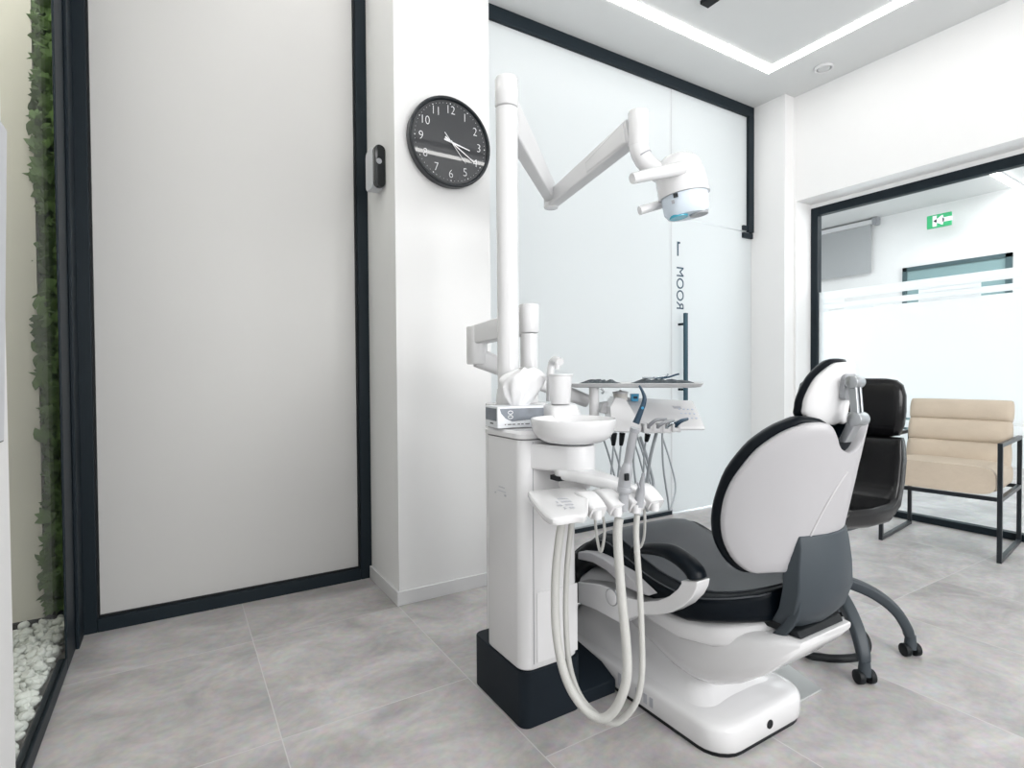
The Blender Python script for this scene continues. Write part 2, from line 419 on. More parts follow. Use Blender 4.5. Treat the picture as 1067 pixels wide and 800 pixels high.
# ceiling LED in that room
l1, l2 = PZ(1027, 176, H - .03), PZ(1075, 204, H - .03)
t = thing('ceiling_light', 'straight white light strip on the ceiling of the room beyond the window', 'light', (l1.x, l1.y, H))
dv = (l2 - l1); dv.z = 0; nn = Vector((-dv.y, dv.x, 0)).normalized() * .035
e = l1 + dv * 2.5
obj('diffuser', prism(B(), [l1 - nn, l1 + nn, e + nn, e - nn], (0, 0, .012)), LEDM, t)
obj('housing', prism(B(), [l1 - nn * 1.2, l1 + nn * 1.2, e + nn * 1.2, e - nn * 1.2], (0, 0, .03)).copy() if 0 else prism(B(), [Vector((q.x, q.y, H - .018)) for q in (l1 - nn * 1.15, l1 + nn * 1.15, e + nn * 1.15, e - nn * 1.15)], (0, 0, .018)), WHITEM, t)

# ------------------------------------------------------------------ ceiling fittings
x0, x1, y0, y1 = .35, 3.70, -.34, 2.455; wd = .068
t = thing('ceiling_light', 'rectangular white light line let into the ceiling of the treatment room', 'light', ((x0 + x1) / 2, (y0 + y1) / 2, H))
b = B()
for a_, c_ in (((x0, y0), (x1, y0 + wd)), ((x0, y1 - wd), (x1, y1)), ((x0, y0 + wd), (x0 + wd, y1 - wd)), ((x1 - wd, y0 + wd), (x1, y1 - wd))):
    box(b, (*a_, H - .006), (*c_, H - .001))
obj('diffuser', b, LEDM, t)
t = thing('ceiling_track', 'short black track fitting inside the rectangular ceiling light line, at the top edge', 'track light', (2.68, 1.9, H))
obj('track', bx((2.645, 1.45, H - .022), (2.715, 2.19, H)), RUBBER, t, bevel=.002)
t = thing('ceiling_track', 'long black track across the ceiling, seen mirrored as a line in the wall clock', 'track light', (1.9, -.09, H))
obj('track', bx((.7, -.105, H - .022), (3.3, -.075, H)), RUBBER, t, bevel=.002)
t = thing('ceiling_vent', 'small round white ceiling vent ring near the right wall', 'vent', (3.972, 2.205, H))
obj('ring', lathe(B(), (3.972, 2.205, H), [(.062, -.001), (.062, -.014), (.058, -.018), (.05, -.018), (.046, -.014), (.046, -.001)]), WHITEM, t)
obj('cover', lathe(B(), (3.972, 2.205, H), [(.040, -.001), (.040, -.012), (.036, -.016), (.001, -.016)]), CEIL, t)

# ================================================================== wall things
# clock
cc = PY(470.3, 147.6, YK - .045); r = .2
t = thing('wall_clock', 'large round black wall clock with white numerals and hands', 'clock', (cc.x, YK, cc.z))
lat = lambda prof: lathe(B(), (cc.x, YK, cc.z), prof, 64, 'y')
obj('case', lat([(.19, .001), (.205, .004), (r + .008, .03), (r + .008, .044), (r + .004, .048), (r - .004, .048), (r - .008, .042), (r - .008, .034), (.001, .034)]), BMET, t)
obj('dial', lat([(.001, .0345), (r - .009, .0345), (r - .009, .0375), (.001, .0375)]), DIAL, t, label='dark grey dial with glassy sheen')
yf_ = YK - .0378
b = B()
for i in range(60):
    a = PI / 2 - i * PI / 30; rr = .178; s = .0026 if i % 5 == 0 else .0012
    c_ = Vector((cc.x + math.cos(a) * rr, yf_, cc.z + math.sin(a) * rr))
    cyl(b, c_, c_ - Vector((0, .001, 0)), s, n=8)
obj('minute_marks', b, LUME, t)
for i in range(1, 13):
    a = PI / 2 - i * PI / 6; rr = .148; cx_, cz_ = cc.x + math.cos(a) * rr, cc.z + math.sin(a) * rr
    obj('numeral', text_bm(str(i), .056, lambda c, cx_=cx_, cz_=cz_: Vector((cx_ + c.x * .9, yf_ - .0006 - c.z, cz_ + c.y)), .0005, -.0011), LUME, t)
for nm, deg, ln, tl, wd_ in (('hour_hand', 102, .10, .035, .0045), ('minute_hand', 121, .142, .035, .0035), ('second_hand', 139, .115, .05, .0015)):
    a = math.radians(90 - deg); dr = Vector((math.cos(a), 0, math.sin(a))); nr = Vector((-dr.z, 0, dr.x))
    c0 = Vector((cc.x, yf_ - .003 - {'hour_hand': 0, 'minute_hand': .0015, 'second_hand': .003}[nm], cc.z))
    obj(nm, prism(B(), [c0 - dr * tl - nr * wd_, c0 - dr * tl + nr * wd_, c0 + dr * ln + nr * wd_ * .5, c0 + dr * ln - nr * wd_ * .5], (0, -.001, 0)), LUME, t)
obj('hand_cap', cyl(B(), (cc.x, yf_ - .002, cc.z), (cc.x, yf_ - .009, cc.z), .005, n=16), LUME, t)

# small device on the pier's side
dv0 = PX(393, 178.5, .84)
t = thing('wall_reader', 'small black glossy rounded device on the pier edge left of the clock', 'wall device', (.856, dv0.y, dv0.z))
yy, zz = dv0.y, dv0.z
obj('back_housing', prism(B(), [Vector((.856, yy + q[0], zz + q[1])) for q in rrect(-.048, .055, -.095, .095, .03)], (-.056, 0, 0)), SCREENG, t, bevel=.004, label='light grey back housing')
obj('front_cover', prism(B(), [Vector((q[0], yy - .049, zz + q[1])) for q in rrect(.803, .8555, -.098, .098, .026)], (0, -.03, 0)), mat('gloss_black', (.006, .008, .01), .08), t, bevel=.009)
b = B(); cyl(b, (.824, yy - .0785, zz + .02), (.824, yy - .0805, zz + .02), .013, n=24); obj('button', b, GREYP, t)

# wall panel at the far left
p1, p2 = PX(7, 135, XL + .012), PX(4, 460, XL + .012)
t = thing('wall_monitor', 'slim grey screen on the white wall at the far left edge', 'screen', (XL, p1.y - .25, (p1.z + p2.z) / 2))
q4 = lambda g_, x_: [Vector((x_, p1.y - .5, p2.z + g_)), Vector((x_, p2.y - g_, p2.z + g_)), Vector((x_, p1.y - g_, p1.z - g_)), Vector((x_, p1.y - .5, p1.z - g_))]
obj('housing', prism(B(), q4(0, XL), (.012, 0, 0)), BMET, t, bevel=.002)
obj('screen', prism(B(), q4(.004, XL + .012), (.0012, 0, 0)), SCREENG, t)

# ivy and pebbles
b = B()
for k in range(2500):
    x = random.uniform(-.485, XL - .02); z = random.uniform(.1, H - .03); y = 3.0 - random.uniform(0, .13) - .03 * math.sin(z * 7)
    if x < -.462: y = random.uniform(2.975, 3.01)
    s = random.uniform(.022, .042)
    q = Matrix.Rotation(random.uniform(-.7, .7), 4, 'Z') @ Matrix.Rotation(random.uniform(-.5, .7), 4, 'X') @ Matrix.Rotation(random.uniform(0, 6.3), 4, 'Y')
    leaf = [(0, 0, -.9), (.45, 0, -.75), (.95, 0, -.35), (.5, 0, -.05), (.62, 0, .5), (.22, 0, .4), (0, 0, 1.05), (-.22, 0, .4), (-.62, 0, .5), (-.5, 0, -.05), (-.95, 0, -.35), (-.45, 0, -.75)]
    c = bm_c = b.verts.new(Vector((x, y - .006, z)))
    vs = [b.verts.new(Vector((x, y, z)) + (q @ Vector(l)) * s) for l in leaf]
    for i in range(12): b.faces.new((c, vs[i], vs[(i + 1) % 12]))
tag(obj('ivy', b, LEAF), 'climbing green ivy leaves covering the niche wall behind the left glazing', 'plant', kind='stuff')
b = B(); ico = bmesh.new(); bmesh.ops.create_icosphere(ico, subdivisions=2, radius=1); ico.verts.ensure_lookup_table()
iv = [v.co.copy() for v in ico.verts]; fi = [[v.index for v in f.verts] for f in ico.faces]; ico.free()
for k in range(2300):
    x = random.uniform(-.93, XL - .045); y = 1.74 + 1.14 * random.random(); s = random.uniform(.011, .024)
    ph = [random.uniform(.6, 1.2) for _ in range(3)]; an = Matrix.Rotation(random.uniform(0, 6), 3, 'Z')
    base = Vector((x, y, .018 + random.uniform(0, .05)))
    vs = [b.verts.new(base + an @ Vector((c.x * ph[0] * s, c.y * ph[1] * s, c.z * s * .7 * (1 + .25 * math.sin(c.x * 5 + k))))) for c in iv]
    for f in fi: b.faces.new([vs[i] for i in f])
tag(obj('pebbles', b, PEB), 'bed of white pebbles on the floor of the planted niche', 'pebbles', kind='stuff')

# ================================================================== DENTAL UNIT
U = thing('dental_unit', 'tall white dental treatment unit with spittoon, lamp pole and hanging hoses', 'dental unit', (.96, 1.45, 0))
# plinth
b = B(); pts = rrect(.855, 1.075, 1.345, 1.66, .03); prism(b, [Vector((p[0], p[1], 0)) for p in pts], (0, 0, .17))
obj('plinth', b, DARKB, U, bevel=.004)
b = B(); prism(b, [Vector((1.07, q[0], q[1])) for q in ((1.352, 0), (1.352, .045), (1.42, .075), (1.60, .10), (1.60, 0))], (.150, 0, 0))
obj('plinth_extension', b, DARKB, U, bevel=.004)
b = B(); 
def colring(z, g=0.): return [Vector((p[0], p[1], z)) for p in rrect(.855 - g, 1.066 + g, 1.345 - g, 1.575 + g, .035)]
loft(b, [colring(.172, -.004), colring(.178), colring(.855)])
obj('cabinet', b, WHITE, U)
obj('seam', bx((.893, 1.3435, .19), (.8945, 1.3455, .85)), GREYP, U)
b = B(); loft(b, [colring(.856, -.004), colring(.860, .005), colring(.874, .006), colring(.882, -.002)]); obj('cabinet_top', b, WHITE, U)
b = B(); loft(b, [[Vector((p[0], p[1], z)) for p in rrect(.93, 1.12, 1.576, 1.72, .03)] for z in (.0, .95)]); obj('rear_housing', b, WHITE, U, bevel=.006)
# access panel lines on the plinth and the cabinet
obj('service_panel', bx((.905, 1.3425, .192), (1.055, 1.3452, .40)), WHITE, U)
b = B()
for z, wx in ((.70, .035), (.688, .05)): box(b, (.8535, 1.46 - wx / 2, z), (.8552, 1.46 + wx / 2, z + .0022))
for yy_, ww in ((1.50, .006), (1.44, .010)): box(b, (.8535, yy_ - ww / 2, .676), (.8552, yy_ + ww / 2, .681))
obj('rating_label', b, INKL, U, label='tiny printed lines on the side')
# lamp pole
PP = Vector((.966, 1.60, 0)); R_ = .037
obj('pole', cyl(B(), PP + Vector((0, 0, .9)), PP + Vector((0, 0, 1.940)), R_, n=40), WHITE, U)
obj('pole_foot', loft(B(), [circ(PP + Vector((0, 0, z)), Vector((1, 0, 0)), Vector((0, 1, 0)), rr, 40) for z, rr in ((.883, .046), (.93, .046), (.97, .042), (1.0, R_ + .002))]), WHITE, U)
obj('pole_cap', cyl(B(), PP + Vector((0, 0, 1.944)), PP + Vector((0, 0, 2.045)), R_ + .002, n=40, rnd=.008), WHITE, U)
# first arm
def beam(pa, pb, w0, h0, w1, h1, r=.3, up=Vector((0, 0, 1))):
    d_ = (pb - pa).normalized(); s_ = d_.cross(up).normalized(); u_ = s_.cross(d_)
    rings = []
    for t_, w_, h_ in ((0, w0, h0), (1, w1, h1)):
        c_ = pa.lerp(pb, t_); rr = min(w_, h_) * r
        rings.append([c_ + s_ * q[0] + u_ * q[1] for q in rrect(-w_ / 2, w_ / 2, -h_ / 2, h_ / 2, rr, 4)])
    return loft(B(), rings)
E1 = D(574, 198, 2.5); E1.z = 1.865
a0 = PP + Vector((0, 0, 1.955)); 
dirn = (E1 - PP); dirn.z = 0; dirn.normalize()
arm = thing  # (name kept short)
A1 = obj('lamp_arm', beam(PP + dirn * .035 + Vector((0, 0, 1.935)), Vector((E1.x, E1.y, 1.865)) + dirn * .02, .052, .125, .045, .085, .14), WHITEM, U)
obj('elbow_joint', cyl(B(), Vector((E1.x, E1.y, 1.80)), Vector((E1.x, E1.y, 1.90)), .032, n=28, rnd=.006), WHITE, A1)
T2 = D(665, 134, 2.0)
s0 = Vector((E1.x, E1.y, 1.835)); 
A2 = obj('spring_arm', beam(s0, T2 + Vector((0, 0, .005)) + (s0 - T2).normalized() * .03, .05, .066, .055, .09, .12), WHITEM, U)
mid = s0.lerp(T2, .52)
obj('arm_cover', beam(mid + Vector((0, 0, -.006)), s0.lerp(T2, .93) + Vector((0, 0, .004)), .060, .05, .066, .088, .2), WHITE, A2)
obj('end_joint', cyl(B(), T2 + Vector((0, 0, -.068)), T2 + Vector((0, 0, .062)), .036, n=32, rnd=.006), WHITE, A2)
obj('lamp_neck', tube(B(), [D(665, 144, 2.0), D(666, 156, 2.0), D(672, 168, 2.0), D(683, 178, 2.0), D(699, 187, 2.0)], .034, n=24), WHITE, U)
obj('neck_seam', cyl(B(), D(669, 162.2, 2.0), D(669.7, 163.4, 2.0), .0348, n=32), GREYP, U)
obj('lamp_yoke', tube(B(), [D(688, 184, 2.03), D(690, 196, 2.03), D(694, 208, 2.02)], .018, n=14), WHITEM, U)
# lamp head: domed housing cut by a slanted lower rim
HC = D(711, 192, 2.0)
ax = (RT * -.16 + UP * 1.0 + FW * .02).normalized(); hu = (RT - ax * RT.dot(ax)).normalized(); hv = ax.cross(hu)
rings = []
for k in range(12):
    a = k / 11 * PI / 2; rings.append(circ(HC + ax * (.012 + .098 * math.sin(a)) + hu * -.004, hu, hv, max(.004, .088 * math.cos(a) ** .62), 40, 1.0, .9))
rings = rings[::-1] + [circ(HC + ax * (-.02) + hu * -.002, hu, hv, .090, 40, 1, .9), circ(HC + ax * (-.045), hu, hv, .091, 40, 1, .9)]
LH = obj('lamp_head', loft(B(), rings), WHITE, U)
lo = HC + ax * (-.046)
obj('reflector_housing', loft(B(), [circ(lo, hu, hv, .083, 40, 1, .9), circ(lo - ax * .055, hu, hv, .081, 40, 1, .86), circ(lo - ax * .072, hu, hv, .070, 40, 1, .8)]), mat('lamp_translucent', (.66, .74, .82), .25), LH, label='pale bluish lower housing')
bt = lo - ax * .072
for off, m_, lb in ((-.036, BLUE, 'cyan lens'), (.038, HAND, 'grey lens')):
    c_ = bt + hu * off + hv * (-.01)
    obj('lens', loft(B(), [circ(c_ + ax * .012, hu, hv, .034, 28), circ(c_ - ax * .005, hu, hv, .032, 28)]), m_, LH, label=lb)
toC = (EYE - lo).normalized(); toC = (toC - ax * toC.dot(ax)).normalized()
sid = ax.cross(toC)
if sid.dot(RT) < 0: sid = -sid
def decal(cx_, cz_, w_, h_, m_, nm):
    c_ = lo + toC * .076 + sid * cx_ + ax * cz_
    obj(nm, prism(B(), [c_ + sid * (-w_) + ax * (-h_), c_ + sid * w_ - ax * h_, c_ + sid * w_ + ax * h_, c_ - sid * w_ + ax * h_], toC * .0045), m_, LH)
decal(-.028, -.010, .008, .007, BMET, 'sensor')
decal(-.040, -.030, .005, .006, GREYP, 'switch')
# handles
def handle(pa, pb, r0_, r1_):
    d_ = (pb - pa).normalized()
    return tube(B(), [pa, pa.lerp(pb, .5), pb, pb + d_ * .006], lambda t_: (r0_ + (r1_ - r0_) * t_) * (1 if t_ < .93 else .8), n=18)
obj('lamp_handle', handle(D(711, 175, 1.93), D(661, 185.5, 1.86), .024, .0155), WHITE, LH)
obj('lamp_handle', handle(D(694, 211, 2.05), D(668, 219, 2.03), .0165, .0155), WHITE, LH)

# short column and swing arm of the instrument table
QC = D(551.5, 380, 1.96); QC.z = 0
obj('arm_column', cyl(B(), QC + Vector((0, 0, .95)), QC + Vector((0, 0, 1.192)), .0315, n=36), WHITE, U)
obj('arm_column_cap', cyl(B(), QC + Vector((0, 0, 1.195)), QC + Vector((0, 0, 1.298)), .0355, n=36, rnd=.006), WHITE, U)
EL = D(497, 362, 2.12); EL.z = 0
b = beam(QC + Vector((0, 0, 1.235)), EL + Vector((0, 0, 1.200)), .06, .085, .07, .07, .1)
obj('swing_arm', b, WHITEM, U, bevel=.004)
obj('swing_elbow', cyl(B(), EL + Vector((0, 0, 1.088)), EL + Vector((0, 0, 1.234)), .040, n=32, rnd=.006), WHITE, U)
FA = D(612, 418, 2.22)
obj('fore_arm', beam(EL + Vector((0, 0, 1.115)), FA, .06, .075, .055, .05), WHITEM, U, bevel=.004)

# ---- instrument table (delivery head)
def dl(a_, b_, d_): return D(a_, b_, d_)
b = B(); tz = D(665, 399, 2.2).z
tp = [D(597, 399, 2.24), D(733, 397, 2.08)]
c_ = (tp[0] + tp[1]) / 2; c_.z = 0; ux = (tp[1] - tp[0]); ux.z = 0; hl = ux.length / 2; ux.normalize(); uy = Vector((-ux.y, ux.x, 0))
def tr(z, g): return [c_ + ux * q[0] + uy * q[1] + Vector((0, 0, z)) for q in rrect(-hl + g, hl - g, -.15 + g, .15 - g, .03)]
zt_ = 1.008
loft(b, [tr(zt_ - .012, .03), tr(zt_ - .008, .01), tr(zt_ + .004, .0), tr(zt_ + .005, .004), tr(zt_ - .003, .012), tr(zt_ - .004, .03)])
obj('tray_shelf', b, WHITEM, U)
TC, TUX, TUY, TZ = c_.copy(), ux.copy(), uy.copy(), zt_ - .004
ps = D(619, 415, 2.12)
obj('tray_post', cyl(B(), Vector((ps.x, ps.y, .885)), Vector((ps.x, ps.y, zt_ - .01)), .019, n=24), WHITE, U)
b = tube(B(), [D(626, 405, 2.05), D(629, 407, 2.05), D(627, 410, 2.05)], .004, n=8); obj('tray_clamp', b, CHROME, U)
# console body: slanted control panel
f = 2.02; g = 2.26
tl, trr, brr, bl = D(664, 418, g), D(722, 417, g), D(735, 445, f), D(668, 448, f)
low = Vector((0, 0, -.03))
b = B()
v = [D(640, 413, g), trr, brr, D(655, 446, f)]
vv = [p_ for p_ in v]
bot = [v[0] + Vector((0, 0, -.045)), v[1] + Vector((0, 0, -.045)), v[2] + Vector((0, 0, -.012)), v[3] + Vector((0, 0, -.012))]
loft(b, [bot, vv]); CN = obj('console', b, WHITE, U, bevel=.006)
nrm = (v[1] - v[0]).cross(v[3] - v[0]).normalized()
if nrm.z < 0: nrm = -nrm
nrm = nrm
def onpanel(s_, t_): # s right, t down
    return v[0].lerp(v[1], s_).lerp(v[3].lerp(v[2], s_), t_) + nrm * .0012
KEY = mat('key_grey', (.45, .5, .62), .5)
for i in range(4):
    for j in range(3):
        p_ = onpanel(.77 + i * .055, .38 + j * .16); obj('key', cyl(B(), p_ - nrm * .001, p_ + nrm * .001, .0045, n=10), KEY, CN)
p_ = onpanel(.70, .28); q_ = onpanel(.80, .28); hgt = (onpanel(.7, .36) - p_)
obj('panel_logo', prism(B(), [p_, q_, q_ + hgt, p_ + hgt], nrm * .0008), INKL, CN)
# hub in front-left of the console
b = B()
hp = [D(636, 424, 2.02), D(641, 414, 2.10), D(652, 415, 2.10), D(669, 444, 1.98), D(668, 451, 1.98), D(637, 450, 2.02)]
dep = FW * .13; dep.z = 0
prism(b, hp, dep); obj('console_hub', b, WHITE, U, bevel=.006)
b = B(); prism(b, [D(628, 420, 2.12), D(650, 416, 2.12), D(652, 424, 2.1), D(637, 432, 2.1), D(624, 430, 2.12)], FW * .1); obj('console_knuckle', b, WHITEM, U, bevel=.006)
# holders row and handpieces
hold = [(676, 445), (685.5, 445), (695, 445), (705, 444)]
for i, (a_, b_) in enumerate(hold):
    c0 = D(a_, b_, 1.97)
    bb = B()
    for sgn in (-1, 1):
        prism(bb, [c0 + RT * (sgn * .011 - .005) + UP * .012, c0 + RT * (sgn * .011 + .005) + UP * .012, c0 + RT * (sgn * .011 + .005) - UP * .022, c0 + RT * (sgn * .011 - .005) - UP * .022], FW * .06)
    prism(bb, [c0 + RT * -.014 + UP * -.006, c0 + RT * .014 + UP * -.006, c0 + RT * .014 + UP * -.02, c0 - RT * .014 - UP * .02], FW * .07)
    obj('instrument_holder', bb, WHITEM, U, bevel=.002)
tools = [((674, 446), (683, 438), (694, 436.5), GREYP, .0075), ((684, 446), (692, 440), (702, 438), HAND, .0075), ((694, 446), (700, 441), (708, 438.5), STEEL, .006), ((703, 444), (709, 439), (716, 436.5), NAVY, .0085)]
for i, (p0_, p1_, p2_, m_, rr) in enumerate(tools):
    o = obj('handpiece', tube(B(), [D(*p0_, 1.985), D(*p1_, 1.965), D(*p2_, 2.0)], lambda t_, rr=rr: rr * (1 - .3 * t_), n=12), m_, U, label=['grey', 'light grey', 'steel', 'navy blue'][i] + ' handpiece')
# curved black scanner
o = obj('curing_light', tube(B(), [D(662.5, 441, 1.95), D(667, 430, 1.95), D(671.5, 417, 1.95), D(670, 409, 1.95), D(666, 401.5, 1.95)], lambda t_: .0125 * (1 - .72 * t_), n=14), NAVY, U, label='curved dark blue handpiece')
obj('button', cyl(B(), D(669.6, 425, 1.942), D(669.6, 425, 1.934), .005, n=14), CYAN, o)
# cables from the console down behind the chair seat
cab = [((640, 451), (638, 480), (634, 520), 635, RUBBER), ((648.5, 451), (645.5, 480), (642, 520), 650, RUBBER), ((664, 452), (660, 480), (665, 520), 655, CABLE), ((675, 452), (671.5, 470), (670, 520), 662, CABLE), ((684, 451), (677, 480), (673, 520), 668, CABLE), ((690, 450), (691, 485), (696, 520), 690, CABLE)]
for i, (p0_, p1_, p2_, xe, m_) in enumerate(cab):
    d0 = 2.04 + .01 * i
    s_ = D(*p0_, d0); m1 = D(*p1_, d0 + .01); m2 = D(*p2_, d0 + .03)
    lowp = D(p2_[0] + 2, 531, d0 + .05)
    ed = D(p2_[0] + 8, 508, d0 + .2); ee = D(p2_[0] - 6, 455, d0 + .16)
    o = obj('cable', tube(B(), [s_, m1, m2, lowp, ed, D(p2_[0] + 2, 480, d0 + .19), ee], .0036 if i != 4 else .0062, n=8), CABLE, U)
    if i in (0, 1, 3): obj('strain_relief', tube(B(), [s_, s_.lerp(m1, .3), s_.lerp(m1, .45)], lambda t_: .0115 - .005 * t_, n=10), RUBBER, o)

# ---- spittoon
bc = D(597, 437, 1.6); BZ = bc.z
r_ = .124
b = B(); lathe(b, (bc.x, bc.y, BZ), [(.001, -.052), (.045, -.055), (.060, -.066), (.085, -.062), (.106, -.050), (.117, -.034), (r_ - .003, -.014), (r_, .0), (r_ - .001, .004), (r_ - .005, .004), (r_ - .012, -.008), (.100, -.032), (.07, -.044), (.02, -.047), (.001, -.047)], 56)
obj('spittoon_bowl', b, WHITE, U)
obj('bowl_ring', lathe(B(), (bc.x, bc.y, BZ), [(.040, -.0715), (.044, -.0715), (.044, -.058), (.036, -.058)], 40), GREYP, U, label='dark ring under the bowl')
b = B()
# swing bracket beneath: flat arm from the cabinet ending in a drum
def brk(z, s=1.):
    A = D(556, 470, 1.66); out = []
    dc = Vector((bc.x + .005, bc.y, z)); back = Vector((.925, 1.40, z))
    dd_ = (dc - back); dd_.z = 0; L_ = dd_.length; dd_.normalize(); nn_ = Vector((-dd_.y, dd_.x, 0))
    out = [back + nn_ * .058 * s, back - nn_ * .058 * s]
    a0_ = math.atan2(-nn_.y, -nn_.x)
    for k in range(15):
        a_ = a0_ + PI * k / 14; out.append(dc + Vector((math.cos(a_), math.sin(a_), 0)) * .060 * s)
    return out
loft(b, [brk(BZ - .146, .94), brk(BZ - .141), brk(BZ - .078), brk(BZ - .072, .95)])
obj('bowl_bracket', b, WHITEM, U)
obj('swivel', cyl(B(), (bc.x + .005, bc.y, BZ - .196), (bc.x + .005, bc.y, BZ - .144), .046, .050, n=32), WHITEM, U)
obj('bowl_lock', bx((bc.x - .075, bc.y - .03, BZ - .168), (bc.x - .04, bc.y + .01, BZ - .155)), RUBBER, U)
# cup filler stand with spout
cf = D(583, 424, 1.76); 
b = B(); loft(b, [[Vector((cf.x + q[0], cf.y + q[1], z)) for q in rrect(-.055 + g_, .062 - g_, -.045 + g_, .045 - g_, .02)] for z, g_ in ((.884, 0), (.925, .002), (.95, .010), (.955, .02))])
obj('cup_stand', b, WHITE, U)
obj('water_spout', tube(B(), [D(573, 418, 1.83), D(573.5, 392, 1.83), D(575, 379, 1.83), D(579, 374.5, 1.80), D(583.5, 377, 1.75)], lambda t_: .0125 if t_ < .85 else .0125, n=16), WHITE, U)
obj('spout_tip', cyl(B(), D(581.5, 377, 1.76), D(580.5, 385, 1.76), .009, n=14), WHITEM, U)

# ---- assistant's holder tray
d1 = 1.44
tzv = .742
P_ = lambda a_, b_, z_=tzv: PZ(a_, b_, z_)
sw = Vector((bc.x + .005, bc.y, BZ - .20))
# carrying arm, a flat sweep from the swivel to the holders
b = B()
arc = smooth([D(580, 492, 1.60), D(598, 494, 1.57), D(622, 499, 1.51), D(645, 506, 1.48), D(668, 514, 1.47)], 6)
rings = []
for i, p_ in enumerate(arc):
    t_ = arc[min(i + 1, len(arc) - 1)] - arc[max(i - 1, 0)]; t_.z = 0; t_.normalize(); n_ = Vector((-t_.y, t_.x, 0))
    w_ = (.05 - .018 * i / len(arc)) * min(1, .35 + i / 5); rings.append([p_ + n_ * q[0] + Vector((0, 0, q[1])) for q in rrect(-w_, w_, -.014, .016, .013, 4)])
loft(b, rings); obj('holder_arm', b, WHITE, U)
# plate
plate_px = [(550, 513.5), (556, 511), (585, 508), (604, 507), (612, 510), (613, 522), (611, 536), (600, 537), (580, 540), (571, 538), (563, 531)]
zt2 = .735
pl = [PZ(a_, b_, zt2) for a_, b_ in plate_px]
pl = smooth(pl, 3, True)
cpl = sum(pl, Vector()) / len(pl)
b = B(); sh = lambda g_, z_: [cpl + (p_ - cpl) * (1 - g_) + Vector((0, 0, z_)) for p_ in pl]
loft(b, [sh(.10, -.020), sh(.03, -.017), sh(.0, -.010), sh(0, -.003), sh(.03, 0), sh(.06, .001)])
TP = obj('holder_plate', b, WHITE, U)
# printed grid of small characters
b0 = PZ(578, 519, zt2 + .0012); bxv = (PZ(592, 518, zt2 + .0012) - b0) / 14; byv = (PZ(582, 530, zt2 + .0012) - PZ(578, 519, zt2 + .0012)) / 11
b = B()
for j in range(4):
    for i in range(6):
        if (i * 7 + j * 3) % 5 == 0 or (j == 3 and i < 2): continue
        p_ = b0 + bxv * (i * 2.7) + byv * (j * 3.3)
        for s_ in (0, 1): 
            q0 = p_ + bxv * (.9 * s_) + byv * (.7 * s_)
            prism(b, [q0, q0 + bxv * 1.3, q0 + bxv * 1.3 + byv * .8, q0 + byv * .8], (0, 0, .0006))
        prism(b, [p_ + byv, p_ + bxv * .7 + byv, p_ + bxv * .7 + byv * 2.2, p_ + byv * 2.2], (0, 0, .0006))
obj('plate_markings', b, INKL, TP)
# forks
forks = [((603, 517), (624, 533), 1.39), ((622, 514), (645, 530), 1.41), ((644, 512), (665, 527), 1.44), ((661, 508), (684, 525), 1.48)]
for i, (p0_, p1_, dd_) in enumerate(forks):
    a_, c_ = D(*p0_, dd_ + .07), D(*p1_, dd_ - .02)
    pts = [a_, a_.lerp(c_, .35) + Vector((0, 0, .016)), a_.lerp(c_, .7) + Vector((0, 0, .012)), c_]
    b = B(); q = smooth(pts, 5); rings = []
    for k, p_ in enumerate(q):
        t_ = q[min(k + 1, len(q) - 1)] - q[max(k - 1, 0)]; t_.normalize(); s_ = t_.cross(Vector((0, 0, 1))).normalized(); u_ = s_.cross(t_)
        w_ = .021 + .004 * math.sin(k / len(q) * PI); h_ = .016 + .008 * k / len(q)
        rings.append([p_ + s_ * z_[0] + u_ * z_[1] for z_ in rrect(-w_, w_, -h_, h_ * .6, .008, 3)])
    loft(b, rings); o = obj('hose_holder', b, WHITE, U)
    obj('holder_slot', cyl(B(), c_ + Vector((0, 0, .004)) - RT * .004, c_ - Vector((0, 0, .018)) - RT * .004, .0115, n=18), WHITEM, o)
# suction handpieces
def hp(pts, m_=HAND): return pts
sA = obj('suction_handpiece', tube(B(), [D(661, 448, 1.36), D(657.5, 463, 1.37), D(654.5, 480, 1.39), D(652.5, 490, 1.39), D(650.5, 505, 1.40), D(650, 516, 1.40), D(649.5, 532, 1.40)], lambda t_: .0105 if t_ < .38 else (.0105 + .0055 * min(1, (t_ - .38) / .15) if t_ < .78 else .012), n=20), HAND, U, label='wide grey suction handpiece')
obj('slide_valve', bx(D(653, 497, 1.37) - Vector((.006, .004, .009)), D(653, 497, 1.37) + Vector((.006, .004, .009))), RUBBER, sA, bevel=.002)
obj('tip_adapter', tube(B(), [D(662, 446, 1.36), D(661, 450, 1.362)], .0125, n=20, k=2), GREYP, sA)
obj('ring_grip', cyl(B(), D(651, 507, 1.40), D(650.5, 514, 1.40), .0185, n=24, rnd=.004), HAND, sA)
sB = obj('suction_handpiece', tube(B(), [D(670.3, 494.5, 1.40), D(668.5, 505, 1.41), D(667, 514, 1.42), D(665.5, 528, 1.42)], lambda t_: .0035 + .0085 * min(1, t_ * 1.5), n=16), HAND, U, label='slim grey saliva ejector handpiece')
obj('tip_ring', cyl(B(), D(670.5, 493, 1.40), D(670, 496, 1.40), .0045, n=14), GREYP, sB)
obj('lever', tube(B(), [D(666, 508, 1.405), D(664, 503, 1.40)], .0025, n=8, k=2), GREYP, sB)
